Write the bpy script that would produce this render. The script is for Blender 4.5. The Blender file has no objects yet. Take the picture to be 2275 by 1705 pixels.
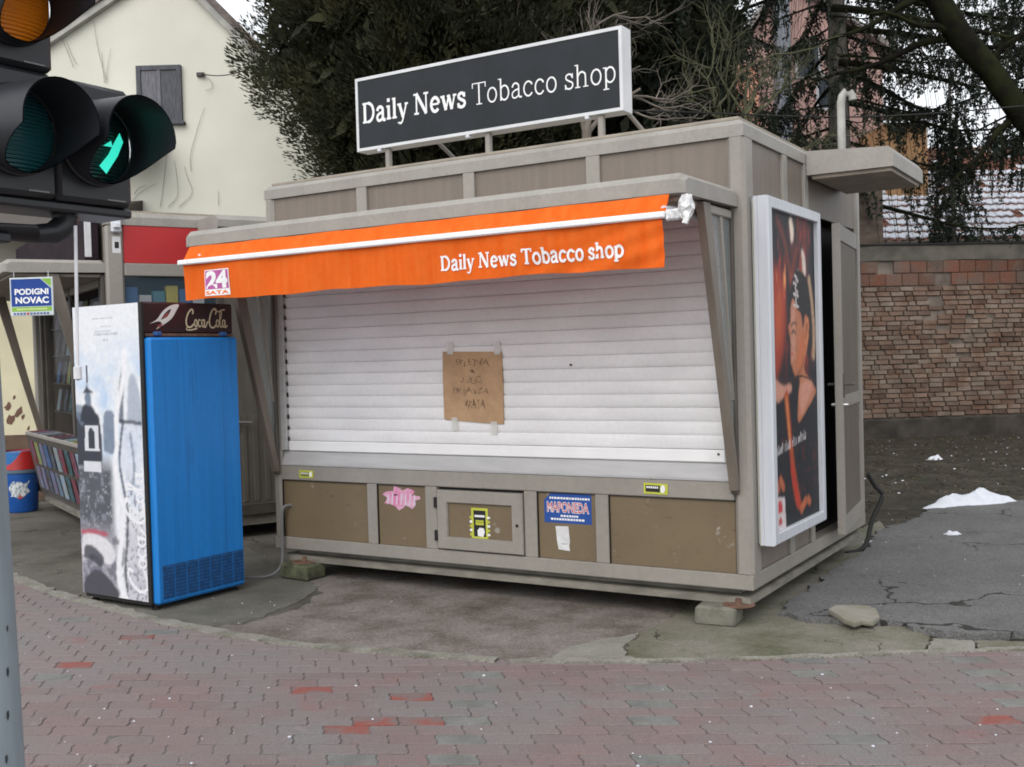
import bpy, bmesh, math, random
import numpy as np
from mathutils import Vector, Matrix

random.seed(7); rng = np.random.default_rng(7)
SC = bpy.context.scene
COL = SC.collection
R = math.radians

# ---------------------------------------------------------------- camera
CAMZ = 1.58
F_PX = 2411.0
PITCH, ROLL = -0.0246, -0.0282
fwd = Vector((0, math.cos(PITCH), math.sin(PITCH)))
up0 = Vector((0, -math.sin(PITCH), math.cos(PITCH)))
right0 = Vector((1, 0, 0))
RIGHT = right0 * math.cos(ROLL) + up0 * math.sin(ROLL)
UP = up0 * math.cos(ROLL) - right0 * math.sin(ROLL)
cam_d = bpy.data.cameras.new('camera')
cam = bpy.data.objects.new('camera', cam_d); COL.objects.link(cam)
cam_d.sensor_width = 36.0; cam_d.lens = F_PX / 2275 * 36
cam_d.clip_start = 0.05; cam_d.clip_end = 1500
cam.matrix_world = Matrix(((RIGHT.x, UP.x, -fwd.x, 0), (RIGHT.y, UP.y, -fwd.y, 0), (RIGHT.z, UP.z, -fwd.z, CAMZ), (0, 0, 0, 1)))
SC.camera = cam

# ---------------------------------------------------------------- sky, sun, exposure (overcast)
W = bpy.data.worlds.new('World'); SC.world = W; W.use_nodes = True
nt = W.node_tree; nt.nodes.clear()
o = nt.nodes.new('ShaderNodeOutputWorld'); bg = nt.nodes.new('ShaderNodeBackground')
sk = nt.nodes.new('ShaderNodeTexSky'); sk.sky_type = 'NISHITA'; sk.sun_disc = False
SUN_EL, SUN_AZ = R(42), R(200)
sk.sun_elevation = SUN_EL; sk.sun_rotation = SUN_AZ
sk.air_density = 1.0; sk.dust_density = 4.0; sk.ozone_density = 1.0
hs = nt.nodes.new('ShaderNodeHueSaturation'); hs.inputs['Saturation'].default_value = 0.22
mx = nt.nodes.new('ShaderNodeMix'); mx.data_type = 'RGBA'; mx.inputs[0].default_value = 0.6
mx.inputs[7].default_value = (6.3, 6.5, 6.8, 1)      # the even cloud layer
nt.links.new(sk.outputs[0], hs.inputs['Color']); nt.links.new(hs.outputs[0], mx.inputs[6])
nt.links.new(mx.outputs[2], bg.inputs[0]); nt.links.new(bg.outputs[0], o.inputs[0])
bg.inputs[1].default_value = 0.15
sd = bpy.data.lights.new('sun', 'SUN'); sd.energy = .55; sd.angle = R(60); sd.color = (1, .97, .93)
sun = bpy.data.objects.new('sun', sd); COL.objects.link(sun)
sdir = Vector((math.sin(SUN_AZ) * math.cos(SUN_EL), math.cos(SUN_AZ) * math.cos(SUN_EL), math.sin(SUN_EL)))
sun.rotation_euler = sdir.to_track_quat('Z', 'Y').to_euler()
sun.location = sdir * 60
SC.view_settings.view_transform = 'Standard'; SC.view_settings.look = 'None'
SC.view_settings.exposure = 0.53; SC.view_settings.gamma = 1
SC.view_settings.use_curve_mapping = False
SC.cycles.filter_width = 1.8

# ---------------------------------------------------------------- measuring helpers: points of the place from the survey of the photograph
S_ = 2275 / 2212
def ray(u, v):
    return (fwd + RIGHT * ((u * S_ - 1137.5) / F_PX) - UP * ((v * S_ - 852.5) / F_PX))
CAM = Vector((0, 0, CAMZ))
def gnd(u, v, z=0.0):
    d = ray(u, v); return CAM + d * ((z - CAMZ) / d.z)
def at(u, v, Y):
    d = ray(u, v); return CAM + d * (Y / d.y)

# ---------------------------------------------------------------- materials
def new_mat(name):
    m = bpy.data.materials.new(name); m.use_nodes = True
    return m, m.node_tree, m.node_tree.nodes['Principled BSDF']
def srgb(r, g, b):
    f = lambda c: ((c / 255 + .055) / 1.055) ** 2.4 if c / 255 > .04045 else c / 255 / 12.92
    return (f(r), f(g), f(b))
def M(name, col, rough=.6, metal=0.0, var=.12, scale=6, stretch=(1, 1, 1), col2=None, bump=0.0, bscale=60, spec=.5,
      fine=0.0, fscale=150, rnd=0.0, contrast=(.35, .65), detail=5, coat=0.0):
    m, t, p = new_mat(name)
    N = t.nodes.new; L = t.links.new
    geo = N('ShaderNodeNewGeometry'); mp = N('ShaderNodeMapping'); mp.inputs['Scale'].default_value = stretch
    L(geo.outputs['Position'], mp.inputs[0])
    nz = N('ShaderNodeTexNoise'); nz.inputs['Scale'].default_value = scale; nz.inputs['Detail'].default_value = detail
    L(mp.outputs[0], nz.inputs['Vector'])
    cr = N('ShaderNodeValToRGB'); L(nz.outputs['Fac'], cr.inputs[0])
    c2 = col2 if col2 else tuple(c * (1 + var) for c in col); c1 = col if col2 else tuple(c * (1 - var) for c in col)
    cr.color_ramp.elements[0].position, cr.color_ramp.elements[1].position = contrast
    cr.color_ramp.elements[0].color = (*c1, 1); cr.color_ramp.elements[1].color = (*c2, 1)
    out = cr.outputs[0]
    if fine:
        n2 = N('ShaderNodeTexNoise'); n2.inputs['Scale'].default_value = fscale; n2.inputs['Detail'].default_value = 3
        L(geo.outputs['Position'], n2.inputs['Vector'])
        mr = N('ShaderNodeMapRange'); mr.inputs[1].default_value = .3; mr.inputs[2].default_value = .7
        mr.inputs[3].default_value = 1 - fine; mr.inputs[4].default_value = 1 + fine
        L(n2.outputs['Fac'], mr.inputs[0])
        vm = N('ShaderNodeVectorMath'); vm.operation = 'SCALE'; L(out, vm.inputs[0]); L(mr.outputs[0], vm.inputs['Scale']); out = vm.outputs[0]
    if rnd:
        oi = N('ShaderNodeObjectInfo'); mr = N('ShaderNodeMapRange'); mr.inputs[3].default_value = 1 - rnd; mr.inputs[4].default_value = 1 + rnd
        L(oi.outputs['Random'], mr.inputs[0])
        vm = N('ShaderNodeVectorMath'); vm.operation = 'SCALE'; L(out, vm.inputs[0]); L(mr.outputs[0], vm.inputs['Scale']); out = vm.outputs[0]
    L(out, p.inputs['Base Color'])
    p.inputs['Roughness'].default_value = rough; p.inputs['Metallic'].default_value = metal
    p.inputs['Specular IOR Level'].default_value = spec
    p.inputs['Coat Weight'].default_value = coat
    if bump:
        nb = N('ShaderNodeTexNoise'); nb.inputs['Scale'].default_value = bscale; nb.inputs['Detail'].default_value = 6
        L(mp.outputs[0] if stretch != (1, 1, 1) else geo.outputs['Position'], nb.inputs['Vector'])
        b = N('ShaderNodeBump'); b.inputs['Strength'].default_value = bump; b.inputs['Distance'].default_value = .01
        L(nb.outputs['Fac'], b.inputs['Height']); L(b.outputs[0], p.inputs['Normal'])
    return m
def flat(name, col, rough=.6, spec=.3): return M(name, col, rough=rough, var=.06, scale=15, spec=spec)
def glass(name, tint=(.55, .62, .62), alpha=.25, rough=.03):
    m, t, p = new_mat(name)
    p.inputs['Base Color'].default_value = (*tint, 1); p.inputs['Roughness'].default_value = rough
    p.inputs['Alpha'].default_value = alpha; p.inputs['Specular IOR Level'].default_value = .8
    return m

# ---------------------------------------------------------------- mesh helpers
class MB:
    def __init__(s): s.v = []; s.f = []; s.m = []
    def add(s, vs, fs, m=0):
        n = len(s.v); s.v += [tuple(v) for v in vs]; s.f += [tuple(i + n for i in f) for f in fs]; s.m += [m] * len(fs); return s
    def box(s, x0, x1, y0, y1, z0, z1, bev=0.0, m=0):
        if bev <= 0:
            vs = [(x, y, z) for z in (z0, z1) for y in (y0, y1) for x in (x0, x1)]
            return s.add(vs, [(0, 2, 3, 1), (4, 5, 7, 6), (0, 1, 5, 4), (2, 6, 7, 3), (0, 4, 6, 2), (1, 3, 7, 5)], m)
        b = min(bev, (x1 - x0) * .45, (y1 - y0) * .45, (z1 - z0) * .45)
        ids = {}; vs = []
        for sx in (0, 1):
            for sy in (0, 1):
                for sz in (0, 1):
                    X, Y, Z = (x0, x1)[sx], (y0, y1)[sy], (z0, z1)[sz]
                    ix, iy, iz = X + (b, -b)[sx], Y + (b, -b)[sy], Z + (b, -b)[sz]
                    for k, q in enumerate(((X, iy, iz), (ix, Y, iz), (ix, iy, Z))):
                        ids[sx, sy, sz, k] = len(vs); vs.append(q)
        fs = []; c = [(0, 0), (1, 0), (1, 1), (0, 1)]
        for q in (0, 1):
            fs.append([ids[q, a, d, 0] for a, d in c]); fs.append([ids[a, q, d, 1] for a, d in c]); fs.append([ids[a, d, q, 2] for a, d in c])
        for a in (0, 1):
            for d in (0, 1):
                fs.append([ids[a, d, 0, 0], ids[a, d, 0, 1], ids[a, d, 1, 1], ids[a, d, 1, 0]])
                fs.append([ids[a, 0, d, 0], ids[a, 0, d, 2], ids[a, 1, d, 2], ids[a, 1, d, 0]])
                fs.append([ids[0, a, d, 1], ids[0, a, d, 2], ids[1, a, d, 2], ids[1, a, d, 1]])
                for e in (0, 1): fs.append([ids[a, d, e, 0], ids[a, d, e, 1], ids[a, d, e, 2]])
        return s.add(vs, fs, m)
    def prism(s, poly, ext, m=0):
        n = len(poly); e = Vector(ext)
        vs = [Vector(p) for p in poly]; vs = vs + [p + e for p in vs]
        fs = [tuple(range(n))[::-1], tuple(range(n, 2 * n))] + [(i, (i + 1) % n, n + (i + 1) % n, n + i) for i in range(n)]
        return s.add(vs, fs, m)
    def tube(s, path, rad, n=8, m=0, caps=True):
        P = [Vector(p) for p in path]
        if not hasattr(rad, '__len__'): rad = [rad] * len(P)
        vs = []; fs = []; ref = None
        for i, p in enumerate(P):
            t = (P[min(i + 1, len(P) - 1)] - P[max(i - 1, 0)])
            t = t.normalized() if t.length > 1e-9 else Vector((0, 0, 1))
            if ref is None: ref = Vector((0, 0, 1)) if abs(t.z) < .9 else Vector((1, 0, 0))
            a = t.cross(ref)
            if a.length < 1e-5: a = t.cross(Vector((1, .3, 0)))
            a.normalize(); b = t.cross(a); ref = -b if False else ref
            for k in range(n):
                q = 2 * math.pi * k / n; vs.append(p + (a * math.cos(q) + b * math.sin(q)) * rad[i])
        for i in range(len(P) - 1):
            for k in range(n): fs.append((i * n + k, i * n + (k + 1) % n, (i + 1) * n + (k + 1) % n, (i + 1) * n + k))
        if caps: fs.append(tuple(range(n))[::-1]); fs.append(tuple(range((len(P) - 1) * n, len(P) * n)))
        return s.add(vs, fs, m)
    def lathe(s, prof, n=24, c=(0, 0, 0), m=0, a0=0, a1=2 * math.pi):
        full = abs(a1 - a0 - 2 * math.pi) < 1e-6; k = n if full else n + 1
        vs = [(c[0] + r * math.cos(a0 + (a1 - a0) * j / n), c[1] + r * math.sin(a0 + (a1 - a0) * j / n), c[2] + z) for r, z in prof for j in range(k)]
        fs = [(i * k + j, i * k + (j + 1) % k, (i + 1) * k + (j + 1) % k, (i + 1) * k + j) for i in range(len(prof) - 1) for j in range(n)]
        return s.add(vs, fs, m)
    def loft(s, loops, m=0, closed=True):
        n = len(loops[0]); vs = [p for l in loops for p in l]
        fs = [(i * n + j, i * n + (j + 1) % n, (i + 1) * n + (j + 1) % n, (i + 1) * n + j) for i in range(len(loops) - 1) for j in range(n if closed else n - 1)]
        return s.add(vs, fs, m)
    def ring(s, prof, x0, x1, y0, y1, m=0):
        # a profile (offset outward, z) swept with mitred corners round a rectangle
        return s.loft([[(x0 - q, y0 - q, z), (x1 + q, y0 - q, z), (x1 + q, y1 + q, z), (x0 - q, y1 + q, z)] for q, z in prof], m)
    def grid(s, fn, nu, nv, m=0):
        vs = [fn(i / nu, j / nv) for j in range(nv + 1) for i in range(nu + 1)]; w = nu + 1
        return s.add(vs, [(j * w + i, j * w + i + 1, (j + 1) * w + i + 1, (j + 1) * w + i) for j in range(nv) for i in range(nu)], m)

def make_mesh(name, mb, mats, smooth=False, recalc=True):
    me = bpy.data.meshes.new(name); me.from_pydata([tuple(v) for v in mb.v], [], mb.f)
    for mm in (mats if isinstance(mats, (list, tuple)) else [mats]): me.materials.append(mm)
    if any(mb.m): me.polygons.foreach_set('material_index', mb.m)
    if recalc:
        bm = bmesh.new(); bm.from_mesh(me); bmesh.ops.recalc_face_normals(bm, faces=bm.faces[:]); bm.to_mesh(me); bm.free()
    if smooth:
        me.polygons.foreach_set('use_smooth', [True] * len(me.polygons)); me.set_sharp_from_angle(angle=R(38))
    me.update(); return me
def obj(name, mb, mats, parent=None, loc=None, smooth=False, recalc=True, label=None):
    me = mb if isinstance(mb, bpy.types.Mesh) else make_mesh(name, mb, mats, smooth, recalc)
    ob = bpy.data.objects.new(name, me); COL.objects.link(ob)
    if parent: ob.parent = parent
    if loc: ob.location = loc
    if label: ob['label'] = label
    return ob
def tag(ob, label, cat, group=None):
    ob['label'] = label; ob['category'] = cat
    if group: ob['group'] = group
    return ob
def thing(name, label, cat, loc=(0, 0, 0), rotz=0.0, group=None):
    e = bpy.data.objects.new(name, None); COL.objects.link(e); e.empty_display_size = .2
    e.location = loc; e.rotation_euler = (0, 0, rotz)
    return tag(e, label, cat, group)
def rebase(T, x, y):
    # move a thing's Empty to the middle of its base without moving its parts
    d = Vector((x - T.location.x, y - T.location.y, 0)); T.location += d
    for c in T.children: c.location -= d
def struct(name, mb, m, **k):
    ob = obj(name, mb, m, **k); ob['kind'] = 'structure'; return ob

def fast_mesh(name, V, quads, mat_, smooth=False):
    me = bpy.data.meshes.new(name); nv, nf = len(V), len(quads); k = quads.shape[1]
    me.vertices.add(nv); me.vertices.foreach_set('co', V.astype(np.float32).ravel())
    me.loops.add(nf * k); me.loops.foreach_set('vertex_index', quads.astype(np.int32).ravel())
    me.polygons.add(nf); me.polygons.foreach_set('loop_start', np.arange(0, nf * k, k, dtype=np.int32)); me.polygons.foreach_set('loop_total', np.full(nf, k, dtype=np.int32))
    me.materials.append(mat_); me.update(calc_edges=True)
    return me
def leaves(name, P, D, ln, wd, mat_, parent):
    # small leaf-sized sprays: a bent rhombus at P pointing along D
    n = len(P); D = D / (np.linalg.norm(D, axis=1, keepdims=True) + 1e-9)
    r = rng.normal(size=(n, 3)); A = np.cross(D, r); A /= (np.linalg.norm(A, axis=1, keepdims=True) + 1e-9)
    B = np.cross(D, A)
    L = ln * rng.uniform(.6, 1.4, (n, 1)); w = wd * rng.uniform(.6, 1.4, (n, 1))
    V = np.stack([P, P + D * L * .5 + A * w + B * w * .4, P + D * L, P + D * L * .5 - A * w + B * w * .4], 1).reshape(-1, 3)
    Q = np.arange(n * 4).reshape(n, 4)
    ob = bpy.data.objects.new(name, fast_mesh(name, V, Q, mat_)); COL.objects.link(ob); ob.parent = parent
    return ob

# ---------------------------------------------------------------- lettering: a slab-serif drawn as pen strokes, and scripts
def smooth_line(P, k=5):
    P = [Vector((*p, 0)) for p in P]
    if len(P) < 3: return P
    Q = [P[0]] + P + [P[-1]]; out = []
    for i in range(1, len(Q) - 2):
        a, b, c, d = Q[i - 1:i + 3]
        for j in range(k):
            t = j / k
            out.append(.5 * ((2 * b) + (c - a) * t + (2 * a - 5 * b + 4 * c - d) * t * t + (3 * b - a - 3 * c + d) * t ** 3))
    return out + [P[-1]]
def ribbon(P, w0, w1=None, sm=True, k=5):
    P = smooth_line(P, k) if sm else [Vector((*p, 0)) for p in P]
    w1 = w0 if w1 is None else w1; vs = []; n = len(P)
    for i, p in enumerate(P):
        t = P[min(i + 1, n - 1)] - P[max(i - 1, 0)]; nn = Vector((-t.y, t.x, 0)).normalized(); s = i / max(n - 1, 1)
        w = (w0 * (1 - s) + w1 * s) / 2
        vs += [p + nn * w, p - nn * w]
    return [(v.x, v.y) for v in vs], [(2 * i, 2 * i + 1, 2 * i + 3, 2 * i + 2) for i in range(n - 1)]
def el(cx, cy, rx, ry, a0, a1, n=12): return [(cx + rx * math.cos(R(a0 + (a1 - a0) * i / n)), cy + ry * math.sin(R(a0 + (a1 - a0) * i / n))) for i in range(n + 1)]
def glyph(c, w):
    t = w * .55; X = .68   # X = x-height
    sf = lambda x, y, h=.15: ([(x - h, y), (x + h, y)], t, False)
    G = {
     'D': (.95, [([(.2, 0), (.2, 1)], w, False), ([(.05, t / 2), (.42, t / 2)], t, False), ([(.05, 1 - t / 2), (.42, 1 - t / 2)], t, False), (el(.42, .5, .4 - w * .2, .5 - t / 2, 90, -90), w * .85, True)]),
     'N': (1.05, [([(.2, 0), (.2, 1)], t, False), ([(.82, 0), (.82, 1)], t, False), ([(.2, 1), (.82, 0)], w, False), sf(.2, t / 2), sf(.12, 1 - t / 2, .1), sf(.82, 1 - t / 2)]),
     'T': (.86, [([(.43, 0), (.43, 1)], w, False), ([(.02, 1 - t / 2), (.84, 1 - t / 2)], t, False), ([(.02 + t / 2, 1), (.02 + t / 2, .76)], t, False), ([(.84 - t / 2, 1), (.84 - t / 2, .76)], t, False), sf(.43, t / 2, .17)]),
     'a': (.68, [([(.1, .5), (.16, .62), (.3, X), (.44, .6), (.47, .48), (.47, .12), (.54, .03), (.64, .05)], w * .9, True), ([(.47, .4), (.26, .36), (.1, .24), (.12, .07), (.25, .02), (.4, .08), (.47, .16)], w * .8, True)]),
     'i': (.38, [([(.19, 0), (.19, X)], w, False), sf(.19, t / 2), sf(.12, X - t / 2, .08), ([(.19, .84), (.19, .84 + w)], w * 1.05, False)]),
     'l': (.38, [([(.19, 0), (.19, 1)], w, False), sf(.19, t / 2), sf(.12, 1 - t / 2, .08)]),
     'y': (.72, [([(.13, X), (.37, 0)], w, False), ([(.61, X), (.36, -.06), (.25, -.25), (.1, -.26)], t, True), sf(.13, X - t / 2, .13), sf(.6, X - t / 2, .11), ([(.1, -.2), (.1, -.26)], w, False)]),
     'e': (.68, [([(.12, .36), (.56, .36)], t, False), (el(.33, .34, .24, .32, 5, 320, 16), w * .9, True)]),
     'w': (1.02, [([(.13, X), (.33, 0)], w, False), ([(.33, 0), (.5, .6)], t, False), ([(.5, X), (.7, 0)], w, False), ([(.7, 0), (.89, X)], t, False), sf(.13, X - t / 2, .13), sf(.5, X - t / 2, .09), sf(.89, X - t / 2, .11)]),
     's': (.58, [([(.46, .5), (.4, .62), (.28, X - .02), (.14, .6), (.13, .46), (.28, .36), (.44, .28), (.48, .16), (.4, .05), (.27, .02), (.14, .06), (.08, .2)], w * .85, True), ([(.47, .46), (.47, X)], t, False), ([(.08, .0), (.08, .22)], t, False)]),
     'o': (.7, [(el(.35, .34, .25, .32, 90, 455, 20), w * .9, True)]),
     'b': (.74, [([(.17, 0), (.17, 1)], w, False), sf(.1, 1 - t / 2, .08), (el(.38, .34, .24, .32, 150, -150, 16), w * .9, True)]),
     'c': (.64, [(el(.34, .34, .25, .32, 40, 325, 16), w * .9, True), ([(.53, .5), (.53, .6)], w, False)]),
     'h': (.8, [([(.17, 0), (.17, 1)], w, False), sf(.17, t / 2, .14), sf(.1, 1 - t / 2, .08), ([(.17, .46), (.28, .62), (.42, .66), (.56, .58), (.59, .44), (.59, 0)], w * .9, True), sf(.6, t / 2, .14)]),
     'p': (.76, [([(.17, -.28), (.17, X)], w, False), sf(.17, -.28 + t / 2, .15), sf(.1, X - t / 2, .08), (el(.39, .34, .24, .32, 150, -150, 16), w * .9, True)]),
     ' ': (.34, [])}
    return G[c]
def write(text, weights):
    # -> list of (points2d, faces), total width, in cap heights
    x = 0; out = []
    for i, c in enumerate(text):
        adv, st = glyph(c, weights[i] if hasattr(weights, '__len__') else weights)
        for P, w, sm in st:
            vs, fs = ribbon(P, w, None, sm, 3); out.append(([(a + x, b) for a, b in vs], fs))
        x += adv
    return out, x
def place_strokes(mb, strokes, fn, m=0, step=.00015):
    for i, (vs, fs) in enumerate(strokes):
        mb.add([fn(a, b, i % 12 * step) for a, b in vs], fs, m)
def font_mesh(text, bold=0.0, shear=0.0):
    c = bpy.data.curves.new('text', 'FONT'); c.body = text; c.size = 1; c.offset = bold; c.shear = shear; c.resolution_u = 3
    ob = bpy.data.objects.new('text', c); COL.objects.link(ob)
    dg = bpy.context.evaluated_depsgraph_get(); me = bpy.data.meshes.new_from_object(ob.evaluated_get(dg))
    vs = [(v.co.x, v.co.y) for v in me.vertices]; fs = [tuple(p.vertices) for p in me.polygons]
    bpy.data.objects.remove(ob); bpy.data.curves.remove(c); bpy.data.meshes.remove(me)
    x0 = min(v[0] for v in vs); x1 = max(v[0] for v in vs); y0 = min(v[1] for v in vs); y1 = max(v[1] for v in vs)
    return [((a - x0) / (x1 - x0), (b - y0) / (y1 - y0)) for a, b in vs], fs      # fitted to the unit square
def put_text(mb, text, fn, x0, x1, y0, y1, bold=0.0, m=0, shear=0.0):
    vs, fs = font_mesh(text, bold, shear); mb.add([fn(x0 + a * (x1 - x0), y0 + b * (y1 - y0)) for a, b in vs], fs, m)
def cola_script():
    # the flowing script of the drink's name, in a box 3.3 wide
    T = []
    A = lambda P, w=.09, w1=None: T.append(ribbon(P, w, w1, True, 5))
    A([(.62, .75), (.66, .95), (.5, 1.0), (.25, .75), (.1, .35), (.2, .05), (.45, .02), (.7, .2)], .10)
    A([(.2, .05), (.1, -.12), (.45, -.15), (.95, -.05)], .04, .09)
    A(el(.85, .24, .10, .2, 60, 420), .08); A(el(1.14, .24, .11, .2, 45, 320), .08)
    A(el(1.42, .24, .11, .2, 50, 410), .08); A([(1.54, .45), (1.5, .1), (1.6, .02), (1.75, .3)], .08)
    A([(1.72, .3), (1.86, .33)], .07)
    A([(2.42, .75), (2.5, 1.0), (2.3, 1.08), (2.05, .8), (1.92, .35), (2.0, .05), (2.25, .0), (2.45, .15)], .10)
    A([(2.3, 1.08), (2.6, .92), (2.9, 1.0), (3.2, 1.05)], .05, .09)
    A(el(2.58, .24, .11, .2, 60, 420), .08)
    A([(2.74, .3), (2.92, .8), (2.86, .95), (2.78, .8), (2.78, .15), (2.88, .02), (2.98, .15)], .07)
    A(el(3.08, .24, .11, .2, 50, 410), .08); A([(3.2, .45), (3.16, .1), (3.26, .02), (3.38, .15)], .08)
    return T
# ---------------------------------------------------------------- flat prints: small pictures painted in numpy and laid on as point colours
class Print:
    def __init__(s, w, h, base):
        s.w, s.h = w, h; s.a = np.zeros((h, w, 3)); s.a[:] = base
        s.U, s.V = np.meshgrid((np.arange(w) + .5) / w, (np.arange(h) + .5) / h)
    def blur(s, m, r):
        if r <= 0: return m
        k = np.exp(-np.linspace(-2, 2, 2 * int(math.ceil(r * 1.5)) + 1) ** 2); k /= k.sum(); p = len(k) // 2
        m = np.pad(m, p, mode='edge'); m = np.apply_along_axis(lambda q: np.convolve(q, k, 'valid'), 0, m); return np.apply_along_axis(lambda q: np.convolve(q, k, 'valid'), 1, m)
    def mask(s, pts, sm=True, soft=.6):
        if sm: pts = [(v.x, v.y) for v in smooth_line(list(pts) + [pts[0]], 4)[:-1]]
        m = np.zeros(s.U.shape, bool); n = len(pts)
        for i in range(n):
            (x0, y0), (x1, y1) = pts[i], pts[(i + 1) % n]
            if y0 == y1: continue
            c = ((y0 > s.V) != (y1 > s.V)) & (s.U < (x1 - x0) * (s.V - y0) / (y1 - y0) + x0); m ^= c
        return s.blur(m.astype(float), soft)
    def lay(s, m, col): s.a = s.a * (1 - m[..., None]) + np.asarray(col) * m[..., None]
    def poly(s, pts, col, soft=.6, alpha=1, sm=True): s.lay(s.mask(pts, sm, soft) * alpha, col)
    def stroke(s, pts, wd, col, soft=.5, alpha=1, asp=1.0):
        P = smooth_line(pts, 6) if len(pts) > 2 else [Vector((*p, 0)) for p in pts]; d = np.full(s.U.shape, 9.)
        for a, b in zip(P, P[1:]):
            dx, dy = b.x - a.x, (b.y - a.y) * asp; q = dx * dx + dy * dy + 1e-12
            t = np.clip(((s.U - a.x) * dx + (s.V - a.y) * asp * dy) / q, 0, 1); d = np.minimum(d, np.hypot(s.U - a.x - t * dx, (s.V - a.y) * asp - t * dy))
        s.lay(s.blur((d < wd / 2).astype(float), soft) * alpha, col)
    def noise(s, nx, ny, seed, oct=4):
        r = np.random.default_rng(seed); out = np.zeros(s.U.shape); amp = 1; tot = 0
        for o_ in range(oct):
            g = r.random((ny * 2 ** o_ + 2, nx * 2 ** o_ + 2)); x = s.U * nx * 2 ** o_; y = s.V * ny * 2 ** o_; i = x.astype(int); j = y.astype(int); fx = x - i; fy = y - j
            fx = fx * fx * (3 - 2 * fx); fy = fy * fy * (3 - 2 * fy)
            out += amp * ((g[j, i] * (1 - fx) + g[j, i + 1] * fx) * (1 - fy) + (g[j + 1, i] * (1 - fx) + g[j + 1, i + 1] * fx) * fy); tot += amp; amp *= .55
        return out / tot
    def mesh(s, name, fn, rough=.5, spec=.15):
        # every cell of the picture is one quad with its own colour at its corners
        b = MB(); b.grid(fn, s.w - 1, s.h - 1); m, t, p = new_mat(name + '_print'); p.inputs['Roughness'].default_value = rough; p.inputs['Specular IOR Level'].default_value = spec
        at_ = t.nodes.new('ShaderNodeVertexColor'); at_.layer_name = 'print'; t.links.new(at_.outputs[0], p.inputs['Base Color'])
        me = make_mesh(name, b, m, recalc=False); ca = me.color_attributes.new('print', 'FLOAT_COLOR', 'POINT')
        c = np.ones((s.h * s.w, 4), np.float32); c[:, :3] = np.clip(s.a, 0.004, .85).reshape(-1, 3); ca.data.foreach_set('color', c.ravel()); return me

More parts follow.
